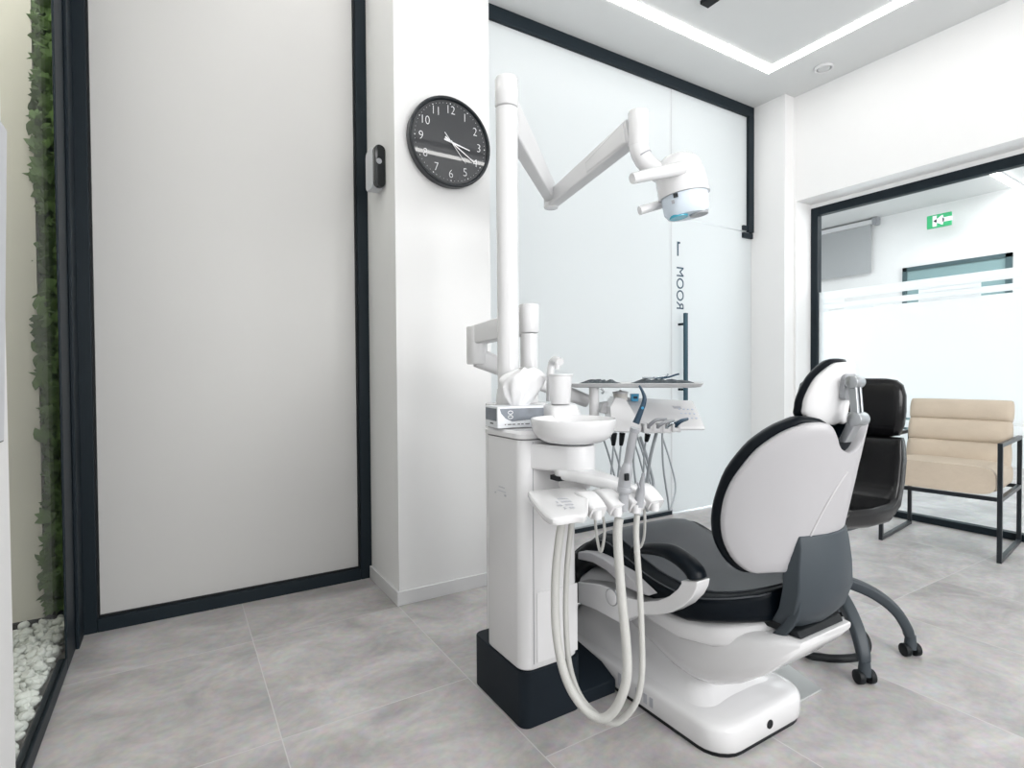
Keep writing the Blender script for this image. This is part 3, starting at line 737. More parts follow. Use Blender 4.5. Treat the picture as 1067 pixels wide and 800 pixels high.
# big hoses, looping down to just above the floor
hA = [(645, 540), (643.5, 560), (647.5, 620), (652, 665), (653.5, 700), (649, 722), (640, 740), (627, 748.5), (611, 740), (595, 718), (585, 690), (579, 650), (579, 600), (583, 560), (588, 530)]
dA = [1.40, 1.40, 1.39, 1.38, 1.37, 1.37, 1.38, 1.39, 1.41, 1.43, 1.45, 1.47, 1.49, 1.50, 1.52]
hB = [(664, 536), (663, 560), (667, 620), (669, 675), (668.5, 705), (663, 731), (650, 748), (637, 753.5), (621, 744), (604, 724), (593, 690), (589.5, 640), (591, 590), (595, 550), (599, 515)]
for nm, h_, dl_, rr in (('suction_hose', hA, 0, .0118), ('suction_hose', hB, .02, .0078)):
    obj(nm, tube(B(), [D(p_[0], p_[1], d_ + dl_) for p_, d_ in zip(h_, dA)], rr, n=16, k=7), HOSE, U)
# rear light tubes glimpsed below the holders
obj('air_tube', tube(B(), [D(628, 538, 1.5), D(629.5, 545, 1.5), D(629.5, 560, 1.51), D(626, 575, 1.52), D(622, 560, 1.53), D(620, 540, 1.55)], .004, n=8), HOSE, U)
obj('air_tube', tube(B(), [D(671, 530, 1.52), D(672, 540, 1.52), D(671, 560, 1.54), D(666, 570, 1.55), D(662, 550, 1.56), D(664, 530, 1.56)], .0038, n=8), HOSE, U)

# ================================================================== things standing on the unit
# tissue box on the cabinet top
pc = PZ(530, 446, .884)
t = thing('tissue_box', 'grey and white tissue box with a tissue pulled up, on the dental unit', 'tissue box', (pc.x + .05, pc.y + .05, .884), math.radians(-9))
obj('carton', bx((-.078, -.058, 0), (.078, .052, .066)), BOXW, t, bevel=.002, local=True)
b = B(); prism(b, [Vector((q[0], -.0585, q[1])) for q in ((-.071, .060), (.0775, .060), (.0775, .027), (-.03, .020), (-.052, .030), (-.066, .046))], (0, -.0006, 0)); obj('front_print', b, BOXG, t, local=True)
b = B(); prism(b, [Vector((-.0785, q[0], q[1])) for q in ((-.05, .060), (.046, .060), (.046, .022), (-.05, .022))], (-.0006, 0, 0)); obj('side_print', b, BOXG, t, local=True)
for x_, w_ in ((-.055, .004), (-.045, .012), (-.03, .010), (-.012, .008), (0, .008), (.014, .014)): obj('small_print', bx((x_, -.0592, .010), (x_ + w_, -.0585, .0125)), INK, t, local=True)
obj('small_print', bx((-.0792, -.022, .011), (-.0785, .005, .015)), INK, t, local=True)
b = B()
for zc_, h_ in ((.048, .010), (.034, .009)): tube(b, [Vector((-.036 + .008 * math.cos(k), -.0595, zc_ + .005 * math.sin(k))) for k in (0, 1.05, 2.1, 3.14, 4.2, 5.2)], .0012, n=6, k=2, closed=True)
obj('printed_mark', b, LUME, t, local=True)
# crumpled tissue
b = B(); NU, NV = 40, 18
rows = []
for j in range(NV + 1):
    v_ = j / NV; row = []
    for i in range(NU):
        a_ = 2 * PI * i / NU; rr = (.022 + .052 * math.sin(min(1, v_ * 1.05) * PI * .60)) * (1 - .75 * (max(0, v_ - .7) / .3) ** 2)
        fold = (.0125 * abs(math.sin(a_ * 2.5 + v_ * 1.2)) - .006 + .004 * math.sin(a_ * 9 - v_ * 6)) * (.4 + v_)
        row.append(Vector(((rr + fold) * math.cos(a_) * 1.0 + .020 + .022 * v_, (rr * .5 + fold) * math.sin(a_), .060 + v_ * .122 + .006 * math.sin(a_ * 3 + 1) * v_)))
    rows.append(row)
loft(b, rows); obj('tissue', b, PAPER, t, local=True, ang=60)
# cup
cq = D(584, 418, 1.735)
t = thing('drinking_cup', 'white disposable cup standing behind the spittoon bowl', 'cup', (cq.x, cq.y, .955))
obj('cup_wall', lathe(B(), (cq.x, cq.y, .9555), [(.001, 0), (.030, 0), (.031, .003), (.037, .088), (.040, .090), (.040, .094), (.036, .093), (.034, .088), (.029, .006), (.001, .005)], 36), WHITEM, t)
# jar and small blue clip on the console
pj = D(646.5, 418, 2.20)
t = thing('jar', 'small round white lidded jar on the instrument console under the tray', 'jar', (pj.x, pj.y, pj.z))
zj = pj.z + .003
obj('jar_body', lathe(B(), (pj.x, pj.y, zj), [(.001, 0), (.024, 0), (.028, .003), (.029, .020), (.029, .028), (.001, .028)], 32), mat('jar_cream', (.74, .72, .68), .4), t)
obj('lid', lathe(B(), (pj.x, pj.y, zj + .0285), [(.031, 0), (.031, .006), (.018, .009), (.005, .010), (.005, .014), (.001, .015)], 32), WHITEM, t)
pk = D(662, 418, 2.2)
t = thing('clip_box', 'tiny bright blue box beside the white jar on the console', 'box', (pk.x, pk.y, pk.z))
b = B(); prism(b, [pk + RT * -.014, pk + RT * .013, pk + RT * .016 + Vector((0, 0, .03)), pk + RT * -.016 + Vector((0, 0, .03))], FW * .03); obj('shell', b, CYAN, t, bevel=.002)
b = B(); prism(b, [pk + RT * -.008 + Vector((0, 0, .010)) - FW * .001, pk + RT * .008 + Vector((0, 0, .010)) - FW * .001, pk + RT * .008 + Vector((0, 0, .020)) - FW * .001, pk + RT * -.008 + Vector((0, 0, .020)) - FW * .001], -FW * .001); obj('print', b, NAVY, t)
# things on the tray
def crumple(name, cx_, cy_, L_, W_, H_, seed, m_):
    random.seed(seed); b = B(); n_ = 14; k_ = 8
    top = [[None] * (k_ + 1) for _ in range(n_ + 1)]; lowr = [[None] * (k_ + 1) for _ in range(n_ + 1)]
    for i in range(n_ + 1):
        for j in range(k_ + 1):
            s_, t_ = i / n_ * 2 - 1, j / k_ * 2 - 1
            e_ = max(0, 1 - s_ ** 4) * max(0, 1 - t_ ** 4)
            p_ = TC + TUX * (cx_ + s_ * L_ / 2) + TUY * (cy_ + t_ * W_ / 2)
            h_ = .0015 + e_ * H_ * random.uniform(.25, 1)
            top[i][j] = b.verts.new(Vector((p_.x, p_.y, TZ + .0005 + h_))); lowr[i][j] = b.verts.new(Vector((p_.x, p_.y, TZ + .0005)))
    for i in range(n_):
        for j in range(k_):
            b.faces.new((top[i][j], top[i + 1][j], top[i + 1][j + 1], top[i][j + 1])); b.faces.new((lowr[i][j], lowr[i][j + 1], lowr[i + 1][j + 1], lowr[i + 1][j]))
    for i in range(n_):
        b.faces.new((top[i][0], lowr[i][0], lowr[i + 1][0], top[i + 1][0])); b.faces.new((top[i][k_], top[i + 1][k_], lowr[i + 1][k_], lowr[i][k_]))
    for j in range(k_):
        b.faces.new((top[0][j], top[0][j + 1], lowr[0][j + 1], lowr[0][j])); b.faces.new((top[n_][j], lowr[n_][j], lowr[n_][j + 1], top[n_][j + 1]))
    return obj(name, b, m_, ang=25)
tag(crumple('instrument_pouch', -.14, 0, .17, .14, .022, 3, CLOTH), 'crumpled dark pouch on the left half of the instrument tray', 'pouch', 'dark pouches on the tray')
tag(crumple('instrument_pouch', .10, -.02, .26, .15, .024, 5, CLOTH), 'crumpled dark blue-grey pouch on the right half of the instrument tray', 'pouch', 'dark pouches on the tray')
for k, (cx_, lb) in enumerate(((.075, 'short steel dental tool lying across the dark pouch, nearer the left'), (.115, 'steel dental tool with raised end on the dark pouch, rightmost'))):
    c0 = TC + TUX * cx_ + TUY * -.05 + Vector((0, 0, TZ + .028))
    t = tag(obj('dental_instrument', tube(B(), [c0 - TUX * .045 + Vector((0, 0, .0)), c0, c0 + TUX * .04 + Vector((0, 0, .006 + .006 * k)), c0 + TUX * .05 + Vector((0, 0, .014))], .0035, n=10), STEEL if k == 0 else NAVY), lb, 'dental tool', 'tools on the tray')

# ================================================================== DENTAL CHAIR
CX = 1.43
Ch = thing('dental_chair', 'white dental chair with black leather seat, seen from behind its backrest', 'dental chair', (CX, 1.35, 0))
def base_ring(z, g): return [Vector((q[0], q[1], z)) for q in rrect(1.224 + g, 1.640 - g, .942 + g, 1.90 - g, .08)]
b = B(); loft(b, [base_ring(.0, .006), base_ring(.012, .004)]); obj('base_skirt', b, RUBBER, Ch)
b = B(); loft(b, [base_ring(.013, .003), base_ring(.018, .0), base_ring(.068, .0), base_ring(.080, .004), base_ring(.086, .012), base_ring(.090, .03), base_ring(.096, .08), base_ring(.10, .12)]); BS = obj('base', b, WHITE, Ch, ang=50)
pb_ = PY(802, 755, .942); obj('base_plug', cyl(B(), (pb_.x, .9435, pb_.z + .002), (pb_.x, .9395, pb_.z + .002), .0125, n=24), RUBBER, BS)
for y_, h_ in ((1.19, .03), (1.215, .03), (1.25, .03), (1.33, .04)): obj('type_plate', bx((1.2225, y_, .03), (1.2245, y_ + .014, .03 + h_)), INKL, BS)
# lift column: flares from the base up into the carrier that overhangs towards the head end
def sect(y, zlo, zhi, w_, r_=.03): return [Vector((CX + q[0], y, q[1])) for q in rrect(-w_, w_, zlo, zhi, min(r_, (zhi - zlo) * .45), 5)]
b = B()
loft(b, [sect(.782, .358, .376, .118, .01), sect(.82, .312, .376, .138, .02), sect(.88, .250, .365, .155, .04), sect(.95, .195, .36, .165, .06), sect(1.03, .150, .36, .168, .07), sect(1.10, .135, .37, .166, .075), sect(1.18, .135, .37, .158, .075), sect(1.28, .15, .37, .13, .06), sect(1.45, .17, .36, .10, .05), sect(1.65, .20, .33, .09, .04)])
obj('lift_arm', b, WHITE, Ch, ang=60)
b = B(); loft(b, [[Vector((CX + q[0], q[1], z)) for q in rrect(-w_, w_, ya_, yb_, .06)] for z, w_, ya_, yb_ in ((.09, .17, 1.02, 1.75), (.105, .15, 1.05, 1.73), (.13, .13, 1.07, 1.70), (.20, .11, 1.10, 1.66), (.26, .09, 1.12, 1.62))])
obj('lift_column', b, WHITE, Ch, ang=60)
# seat: white pan, black cushion, grey top panel
def wseat(y, w0=.236, yr=.842):
    return w0 * math.sqrt(max(.02, 1 - (max(0, 1.13 - y) / (1.13 - yr)) ** 2.6))
def topz(x, y):
    f = .072 * math.exp(-((y - 1.40) / .16) ** 2) if y < 1.40 else .072 - 1.15 * max(0, y - 1.43) ** 1.25
    return .438 + f + .052 * max(0, (1.05 - y) / .2) ** 1.5
botf = lambda y: .340 + .05 * max(0, 1.06 - y) / .2 + .045 * max(0, min(1.45, y) - 1.15) / .3 - (1.1 * max(0, y - 1.46) ** 1.2)
def ssec(y, w_, zb_, zt_, n_=44):
    o_ = []; zc_ = (zb_ + zt_) / 2; h_ = (zt_ - zb_) / 2
    for i in range(n_):
        a_ = 2 * PI * i / n_; ca, sa = math.cos(a_), math.sin(a_)
        o_.append(Vector((CX + w_ * math.copysign(abs(ca) ** .5, ca), y, zc_ + h_ * math.copysign(abs(sa) ** .5, sa))))
    return o_
ysl = [.845, .85, .862, .88, .90, .93, .96, 1.0, 1.05, 1.1, 1.15, 1.2, 1.25, 1.3, 1.35, 1.4, 1.45, 1.5, 1.55, 1.6, 1.66, 1.72, 1.78]
b = B(); loft(b, [ssec(y_, wseat(y_) * (.9 if k_ == 0 or k_ == len(ysl) - 1 else 1), botf(y_) + (.02 if k_ == 0 else 0), topz(0, y_) - (.02 if k_ == 0 else 0)) for k_, y_ in enumerate(ysl)])
SE = obj('seat_cushion', b, LEATH, Ch, ang=80)
b = B(); loft(b, [ssec(y_, wseat(y_) - .035, botf(y_) - .075 + .03 * (k_ == 0), botf(y_) + .012) for k_, y_ in enumerate([.87, .88, .90, .95, 1.0, 1.1, 1.2, 1.3, 1.4, 1.5, 1.55])])
obj('seat_pan', b, WHITE, Ch, ang=70)
rows = []
for y_ in [.872, .885, .90, .93, .96, 1.0, 1.05, 1.1, 1.15, 1.2, 1.25, 1.3, 1.35, 1.4, 1.45, 1.5, 1.55, 1.6]:
    w0_ = wseat(y_); w_ = wseat(y_, .178, .866); zt_s, zb_s = topz(0, y_), botf(y_); zc_ = (zt_s + zb_s) / 2; h_ = (zt_s - zb_s) / 2; row = []
    for j in range(17):
        x_ = (j / 8 - 1) * w_
        row.append(Vector((CX + x_, y_, zc_ + h_ * (1 - min(.98, abs(x_ / w0_)) ** 4) ** .25 + .004)))
    rows.append(row + [p_ - Vector((0, 0, .012)) for p_ in row[::-1]])
b = B(); loft(b, rows); obj('seat_top_panel', b, FABR, SE, ang=60, label='matt grey top panel')
for sg in (-1, 1):
    pp = []
    for y_ in (1.6, 1.5, 1.4, 1.3, 1.2, 1.1, 1.03, .98, .93, .90, .875, .860):
        w_ = wseat(y_); zt_s, zb_s = topz(0, y_), botf(y_); fr_ = .93 if y_ > .87 else .0
        pp.append(Vector((CX + sg * w_ * fr_, y_ if fr_ else .849, (zt_s + zb_s) / 2 + (zt_s - zb_s) / 2 * ((1 - fr_ ** 4) ** .25 if fr_ else .9) + .001)))
    obj('piping', tube(B(), pp, .0022, n=6), FABR, SE)

# armrests: white loop with black pad, traced in a vertical plane and given its width
def armrest(x_, w_, side, full):
    q = lambda L_: [PX(a_, b_, 1.15) for a_, b_ in L_]
    mv = Vector((x_ - 1.15, 0, 0)); off = Vector((w_, 0, 0))
    outer = [(602, 628), (622, 636), (647, 650), (656, 645), (670, 641), (685, 641), (700, 638), (712, 631.5), (721, 622.5), (725.5, 614), (727, 606), (709, 605), (709.5, 608), (706, 613.5), (697, 621), (685, 626), (670, 627), (655, 623), (641, 615), (625, 609), (602, 606)]
    b = B(); prism(b, [p_ + mv for p_ in q(outer)], off); A_ = obj('armrest_frame', b, WHITE, Ch, bevel=.009, seg=4)
    rib_t = [(602, 575), (614.5, 576), (628, 582), (641.5, 591.5), (652, 597.5), (661, 606.5), (676, 621)]
    rib_b = [(667, 618.5), (652, 612), (641.5, 603.5), (631, 594), (617.5, 586), (602, 582.5)]
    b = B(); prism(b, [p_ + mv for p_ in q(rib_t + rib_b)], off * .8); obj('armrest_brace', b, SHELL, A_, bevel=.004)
    pc_ = [PX(a_, b_, 1.15) + mv + off * .5 for a_, b_ in ((655, 574), (666, 573), (679, 573.5), (692, 576.5), (704, 583.5), (713, 591.5), (718.5, 599), (720, 604.5))]
    b = B(); tube(b, pc_, lambda t_: (.013 + .0085 * min(1, t_ * 2.2)) * (1 if t_ < .97 else .82), n=22, k=6, flat=(1.45, 1)); obj('armrest_pad', b, LEATH, A_, ang=60)
    if full:
        c_ = PX(638, 622, 1.15) + mv
        obj('pivot_cover', cyl(B(), c_ - Vector((.006, 0, 0)), c_ + Vector((.01, 0, 0)), .0245, n=36, rnd=.003), WHITE, A_)
        obj('pivot_ring', cyl(B(), c_ - Vector((.004, 0, 0)), c_ + Vector((.01, 0, 0)), .0262, n=36), GREYP, A_)
armrest(1.15, .05, -1, True)
armrest(1.668, .05, 1, False)

# backrest: strongly curved white shell and black cushion
def ycen(z): return .785 - .21 * (z - .55)
K = 2.24
def surf(t_, z, off=0.): 
    n_ = Vector((-2 * K * t_, 1, 0)).normalized()
    p_ = Vector((CX + t_, ycen(z) + K * t_ * t_, z)); return p_ + n_ * off
def solve(a_, b_, kk, yc, c0=CX, off=0.):
    rr = ray(a_, b_); lo_, hi_ = 0., .6
    best = None
    for i in range(400):
        w_ = .42 * i / 400 ; x_ = c0 - w_; lam = x_ / rr.x; z_ = EYE.z + rr.z * lam; y_ = rr.y * lam
        e_ = abs(y_ - off - (yc(z_) + kk * w_ * w_))
        if best is None or e_ < best[0]: best = (e_, w_, z_)
    return best[1], best[2]
shell_px = [(816, 597.5), (800, 598), (782.6, 597.5), (765.7, 586), (754.7, 567.5), (751.5, 549), (751.8, 533.7), (755.6, 517), (765, 498), (784.5, 473.7), (800, 461), (817, 451), (832, 445), (846, 441)]
half = [solve(a_, b_, K, ycen) for a_, b_ in shell_px]
zsh = half[-1][1]
def full_outline(half, notch, zb):
    L_ = [(-w_, z_) for w_, z_ in half] + notch
    Rr = [(-t_, z_) for t_, z_ in L_[::-1] if abs(t_) > 1e-4]
    o_ = L_ + Rr
    return [Vector((p_.x, p_.y)) for p_ in smooth([Vector((a_, b_, 0)) for a_, b_ in o_], 3, True)]
notch = [(-.092, zsh - .002), (-.068, zsh - .028), (-.045, zsh - .062), (0, zsh - .078)]
zb = half[0][1]
out = full_outline(half, notch, zb)
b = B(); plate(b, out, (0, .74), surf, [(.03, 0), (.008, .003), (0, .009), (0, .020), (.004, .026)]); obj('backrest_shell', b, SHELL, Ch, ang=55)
ns = [(-.095, zsh + .006), (-.07, zsh - .012), (-.045, zsh - .035), (0, zsh - .05)]
hc = [(w_ * 1.02 + .006, z_ + (.012 if z_ > .75 else -.006)) for w_, z_ in half]
outc = full_outline(hc, ns, zb)
b = B(); plate(b, outc, (0, .74), surf, [(.05, .022), (.01, .024), (-.008, .032), (-.012, .048), (-.008, .064), (.02, .078), (.08, .086)]); obj('backrest_cushion', b, LEATH, Ch, ang=70)
# crease of the shell, coloured lighter to stand for the highlight along it
obj('lit_crease', tube(B(), [surf(t_, z_, -.0005) for t_, z_ in ((-.085, .60), (-.075, .65), (-.055, .71), (-.03, .76), (.0, .80))], lambda t_: .0024, n=8), mat('crease_highlight', (.52, .515, .53), .3), Ch)
# slate support linking the back to the carrier
b = B()
def bs(z, wl, wr, y0_, th):
    return [Vector((CX + q[0], y0_ + q[1], z)) for q in ((-wl, .045), (-wl, 0), (-wl * .6, -th * .7), (0, -th), (wr * .6, -th * .8), (wr, -.0), (wr, .045))]
rs = [bs(.385, .09, .09, .84, .02), bs(.40, .10, .10, .825, .03), bs(.44, .112, .112, .80, .036), bs(.50, .118, .118, .785, .04), bs(.56, .118, .118, .785, .037), bs(.61, .112, .112, .785, .031), bs(.64, .108, .108, .79, .030)]
loft(b, rs); obj('back_support', b, BRACK, Ch, ang=60, bevel=.004)
obj('support_edge', tube(B(), [PX(a_, b_, 1.325) for a_, b_ in ((828, 604), (831, 618), (830, 634), (824, 648), (812, 661), (804, 667))], lambda t_: .0085, n=8, flat=(.7, 1.5)), BRACK, Ch)
b = B(); prism(b, [Vector((CX - .10, y_, z_)) for y_, z_ in ((.79, .378), (.80, .395), (.93, .40), (.93, .375))], (.2, 0, 0)); obj('support_foot', b, RUBBER, Ch, bevel=.004)

# headrest
KH = 5.
HCX = CX + .0
def yh(z): return .735 - .15 * (z - 1.0)
def surfh(t_, z, off=0.):
    n_ = Vector((-2 * KH * t_, 1, 0)).normalized(); return Vector((HCX + t_, yh(z) + KH * t_ * t_, z)) + n_ * off
hd = [(881, 441), (870, 443), (857, 442.6), (845, 438), (837.4, 431), (837.2, 424), (838.6, 417), (842.5, 407.7), (850.4, 395), (860.5, 386), (871.7, 379), (880, 377.2)]
hh_ = [solve(a_, b_, KH, yh, HCX) for a_, b_ in hd]
L_ = [(-w_, z_) for w_, z_ in hh_]; Rr = [(-t_, z_) for t_, z_ in L_[::-1] if abs(t_) > .004]
ho = [Vector((p_.x, p_.y)) for p_ in smooth([Vector((a_, b_, 0)) for a_, b_ in L_ + Rr], 3, True)]
zm = sum(p_.y for p_ in ho) / len(ho)
b = B(); plate(b, ho, (0, zm), surfh, [(.06, 0), (.015, .003), (0, .009), (0, .016), (.01, .02)]); HS = obj('headrest_shell', b, WHITE, Ch, ang=55)
b = B(); plate(b, ho, (0, zm), surfh, [(.06, .018), (0, .019), (-.09, .024), (-.11, .036), (-.08, .052), (.05, .064)]); obj('headrest_cushion', b, LEATH, Ch, ang=70)
# chrome joints
u1 = PX(886.5, 398, 1.392); l1_ = PX(889.5, 437, 1.390)
def knuckle(p_, r_, L_): return cyl(B(), p_, p_ + Vector((L_, .0, 0)), r_, n=32, rnd=.002)
obj('headrest_joint', knuckle(u1, .0158, .040), CHROME, Ch)
obj('headrest_joint', knuckle(l1_, .017, .044), CHROME, Ch)
b = B(); prism(b, [u1 + Vector((.006, -.008, 0)), u1 + Vector((.006, .010, 0)), l1_ + Vector((.006, .010, 0)), l1_ + Vector((.006, -.008, 0))], (.010, 0, 0)); prism(b, [u1 + Vector((.026, -.008, 0)), u1 + Vector((.026, .010, 0)), l1_ + Vector((.026, .010, 0)), l1_ + Vector((.026, -.008, 0))], (.008, 0, 0))
obj('headrest_link', b, CHROME, Ch, bevel=.002)
b = B(); prism(b, [Vector((CX - .022, q[0], q[1])) for q in ((.695, .935), (.72, .935), (.745, .875), (.725, .875))], (.034, 0, 0)); obj('headrest_bar', b, CHROME, Ch, bevel=.003)
obj('mount_plate', prism(B(), [Vector((HCX + q[0], yh(1.0) - .010, 1.0 + q[1])) for q in rrect(-.028, .03, -.02, .045, .012)], (0, .012, 0)), HAND, HS)

# plate on the floor
t = tag(obj('floor_plate', prism(B(), [Vector((1.50, 1.0, .0005)), Vector((1.80, 1.0, .0005)), Vector((1.88, 1.22, .0005)), Vector((1.50, 1.30, .0005))], (0, 0, .006)), mat('steel_plate', (.66, .68, .68), .3, .6), bevel=.001), 'thin shiny metal plate on the floor beside the dental chair base', 'plate')
# foot control loop
t = thing('foot_control', 'black foot control loop lying on the floor under the stool', 'foot pedal', (1.95, 1.1, 0))
lp = [PZ(a_, b_, .026) for a_, b_ in ((840, 679), (858, 685), (878, 686), (895, 684), (903, 677), (903, 667), (897, 658), (887, 652), (870, 650), (850, 655))]
obj('loop', tube(B(), lp, .014, n=12, closed=True), RUBBER, t)

# ================================================================== STOOL
SX, SY = 2.13, 1.18
t = thing('stool', 'black leather operator stool on grey star base with casters', 'stool', (SX, SY, 0), 0)
S = Vector((SX, SY, 0))
a1 = math.atan2(.947 - SY, 1.965 - SX)
lathe_hub = lathe(B(), (SX, SY, 0), [(.001, .20), (.035, .20), (.042, .22), (.042, .275), (.03, .285), (.001, .285)], 28)
obj('hub', lathe_hub, STBASE, t); obj('gas_lift', cyl(B(), S + Vector((0, 0, .28)), S + Vector((0, 0, .46)), .022, n=24), BMET, t)
for k in range(5):
    a_ = a1 + k * 2 * PI / 5; dr = Vector((math.cos(a_), math.sin(a_), 0)); sd = Vector((-dr.y, dr.x, 0))
    L_ = [S + dr * q[0] + Vector((0, 0, q[1])) for q in ((.02, .25), (.09, .245), (.17, .215), (.235, .165), (.272, .105), (.28, .075))]
    q = smooth(L_, 4); rs = []
    for i, p_ in enumerate(q):
        tt = (q[min(i + 1, len(q) - 1)] - q[max(i - 1, 0)]).normalized(); u_ = sd.cross(tt); w_ = .024 - .006 * i / len(q); h_ = .022 - .006 * i / len(q)
        rs.append([p_ + sd * z_[0] + u_ * z_[1] for z_ in rrect(-w_, w_, -h_, h_, .009, 3)])
    lg = obj('leg', loft(B(), rs), STBASE, t)
    ce = S + dr * .285
    cs = obj('caster', cyl(B(), ce + Vector((0, 0, .03)), ce + Vector((0, 0, .078)), .021, .017, n=20), STBASE, lg)
    sw_ = Matrix.Rotation(.6 + k, 3, 'Z') @ dr if k not in (0, 1) else Vector((.9, -.45, 0)).normalized()
    b = B()
    for sg in (-1, 1): cyl(b, ce + sw_ * (sg * .010) + Vector((0, 0, .024)), ce + sw_ * (sg * .030) + Vector((0, 0, .024)), .0235, n=24, rnd=.003)
    obj('wheel', b, RUBBER, lg)
# seat bucket facing the dental chair, with a rear wall and a separate upper pad
def cushion_xyz(bm, fn, nu=28, nv=14): pass
b = B()
rs = []
hw = .21
for x_, z_, th in ((-.20, .52, .05), (-.17, .53, .07), (-.05, .525, .08), (.07, .525, .085), (.135, .56, .075), (.165, .64, .07), (.178, .72, .068), (.183, .77, .060), (.184, .792, .042), (.184, .803, .018)):
    if x_ < .08: nx_, nz_ = Vector((0, 0, 1)), None; up_ = Vector((0, 0, 1))
    elif x_ < .14: up_ = Vector((-.7, 0, .7))
    else: up_ = Vector((-1, 0, .1)).normalized()
    c_ = S + Vector((x_, 0, z_)); w_ = hw * (1 if abs(x_) < .17 else (.9 if x_ < 0 else 1 - .0028 * max(0, (z_ - .72) * 1000 / 12) ** 1.4))
    ring_ = []
    for i in range(28):
        a_ = 2 * PI * i / 28; cx2 = math.copysign(abs(math.cos(a_)) ** .45, math.cos(a_)); sx2 = math.copysign(abs(math.sin(a_)) ** .6, math.sin(a_))
        lip = .028 * abs(cx2) ** 4 * (1 if sx2 > 0 else .3)
        ring_.append(c_ + Vector((0, 1, 0)) * (cx2 * w_) + up_ * (sx2 * th / 2 + lip))
    rs.append(ring_)
loft(b, rs); obj('seat', b, STLEA, t, ang=80)
b = B(); rs = []
for z_, w_, th in ((.803, .15, .02), (.810, .185, .045), (.85, .20, .06), (.90, .205, .065), (.96, .205, .062), (1.0, .195, .05), (1.018, .175, .035), (1.024, .14, .015)):
    rs.append([S + Vector((.178 + q[1], q[0], z_)) for q in rrect(-w_, w_, -th / 2, th / 2, min(w_, th) * .45, 5)])
loft(b, rs); obj('backrest', b, STLEA, t, ang=80)
b = B(); cyl(b, S + Vector((.22, 0, .78)), S + Vector((.215, 0, .92)), .014, n=16); obj('backrest_bar', b, BMET, t)
obj('seat_plate', bx(S + Vector((-.12, -.1, .455)), S + Vector((.12, .1, .485))), BMET, t, bevel=.01)

# ================================================================== ARMCHAIR
ang = math.radians(8)
t = thing('armchair', 'beige velvet armchair with channelled cushions on black metal sled frame', 'armchair', (4.065, 1.475, 0), ang)
# local: front towards -x, width along y
fx, bx_, hw, s = -.285, .285, .28, .011
for sg in (-1, 1):
    y_ = sg * hw; b = B()
    box(b, (fx - s, y_ - s, 0), (fx + s, y_ + s, .655)); box(b, (bx_ - s, y_ - s, 0), (bx_ + s, y_ + s, .655))
    box(b, (fx + s, y_ - s, 0), (bx_ - s, y_ + s, 2 * s)); box(b, (fx + s, y_ - s, .655 - 2 * s), (bx_ - s, y_ + s, .655)); box(b, (fx + s, y_ - s, .335), (bx_ - s, y_ + s, .335 + 2 * s))
    obj('side_frame', b, BMET, t, local=True, bevel=.002)
for x_ in (fx, bx_): obj('cross_rail', bx((x_ - s, -hw + s, .335), (x_ + s, hw - s, .335 + 2 * s)), BMET, t, local=True, bevel=.002)
def channel(name, prof_pts, w_, m_, n_ch):
    pass
# seat: puffy slab
def puff(bm, L0, L1, up_, th0, w_, bul, em=.25):
    """slab from L0 to L1 (local xz points), thickness along up_"""
    rs = []; N_ = 10
    for i in range(N_ + 1):
        t_ = i / N_; e_ = math.sin(PI * min(max(t_, .0), 1)) ** .35 if 0 < t_ < 1 else 0.25
        e_ = max(e_, em)
        c_ = L0.lerp(L1, t_); ring_ = []
        for k in range(36):
            a_ = 2 * PI * k / 36; cx2 = math.copysign(abs(math.cos(a_)) ** .30, math.cos(a_)); sx2 = math.copysign(abs(math.sin(a_)) ** .55, math.sin(a_))
            ring_.append(c_ + Vector((0, cx2 * w_ * (.97 + .03 * e_), 0)) + up_ * (sx2 * th0 / 2 * (.45 + .55 * e_)))
        rs.append(ring_)
    loft(bm, rs)
b = B(); puff(b, Vector((-.29, 0, .440)), Vector((.20, 0, .425)), Vector((.03, 0, 1)), .175, .265, 1, .8); ST = obj('seat_cushion', b, BEIGE, t, local=True, ang=80)
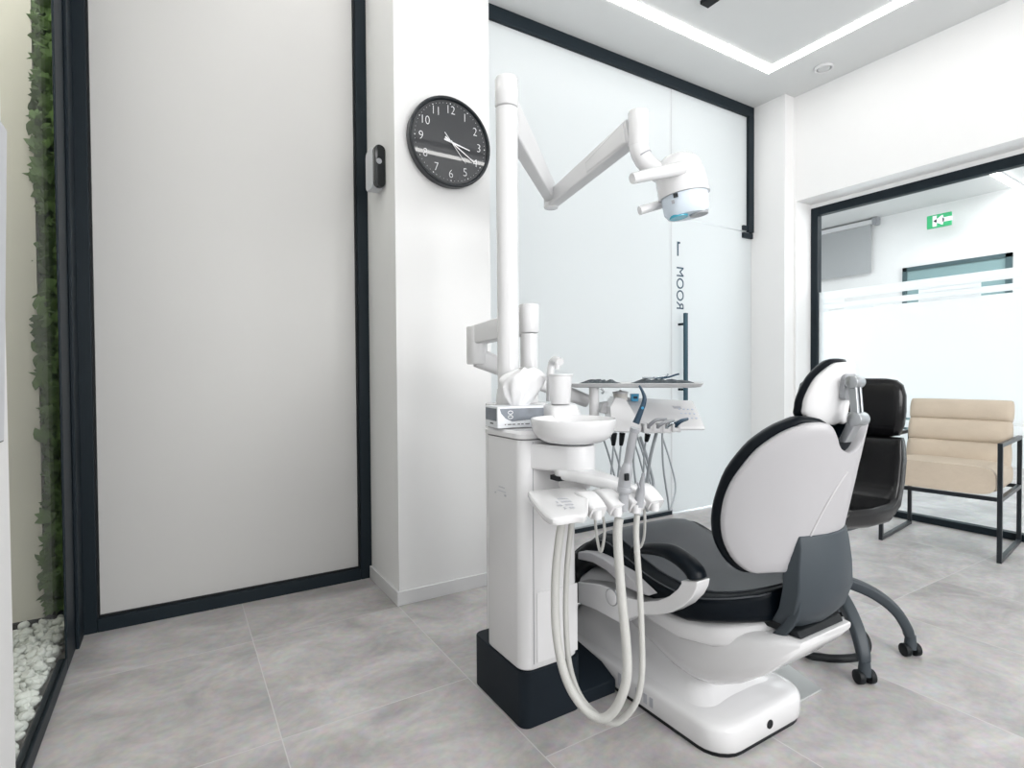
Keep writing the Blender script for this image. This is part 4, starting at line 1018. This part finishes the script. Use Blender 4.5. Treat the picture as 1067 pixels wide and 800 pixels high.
bk0, bk1 = Vector((.13, 0, .44)), Vector((.245, 0, .862)); ud = Vector((-.97, 0, .25)).normalized()
for i, (t0, t1) in enumerate(((.04, .385), (.38, .705), (.70, 1.0))):
    b = B(); puff(b, bk0.lerp(bk1, t0), bk0.lerp(bk1, t1), ud, .125 - .012 * i * .5, .262, 1); obj('back_cushion', b, BEIGE, t, local=True, ang=80)

# ================================================================== LIGHT
def area(name, loc, rot, sx_, sy_, pw, col=(1, 1, 1)):
    l = bpy.data.lights.new(name, 'AREA'); l.shape = 'RECTANGLE'; l.size = sx_; l.size_y = sy_; l.energy = pw; l.color = col
    o = bpy.data.objects.new(name, l); C.objects.link(o); o.location = loc; o.rotation_euler = rot; return o
area('rear_fill', (1.7, -2.15, 1.75), (PI / 2, 0, 0), 2.3, 1.6, 66, (1, .99, .975))       # added fill behind the camera, no window seen there; shines along +y
area('next_room_ceiling', (7.0, 1.5, H - .04), (0, 0, 0), 1.4, 4.4, 52, (.95, .985, 1))
area('next_room_side_fill', (6.3, -2.1, 1.6), (PI / 2, 0, 0), 3.2, 2.2, 76, (.95, .985, 1))       # added side lamp to whiten the film, wall is solid here; shines along +y
area('corridor_fill', (5.6, 4.1, .95), (0, PI / 2, 0), 1.5, 1.6, 50, (.82, .94, 1))      # added lamp, brightens the partition's lower right; shines along -x
area('niche', (-.62, 2.3, H - .05), (0, 0, 0), .45, .9, 7.5, (1, 1, .95))  # added lamp to brighten the planting, no fitting there
wd_ = bpy.data.worlds.new('world'); sc.world = wd_; wd_.use_nodes = True
wd_.node_tree.nodes['Background'].inputs[0].default_value = (.9, .95, 1, 1); wd_.node_tree.nodes['Background'].inputs[1].default_value = 1.0

sc.view_settings.view_transform = 'Standard'; sc.view_settings.look = 'None'
sc.view_settings.exposure = 0.61; sc.view_settings.gamma = 1; sc.view_settings.use_curve_mapping = False
sc.cycles.use_denoising = True; sc.cycles.max_bounces = 10; sc.cycles.diffuse_bounces = 5; sc.cycles.transparent_max_bounces = 12
sc.cycles.sample_clamp_indirect = 8
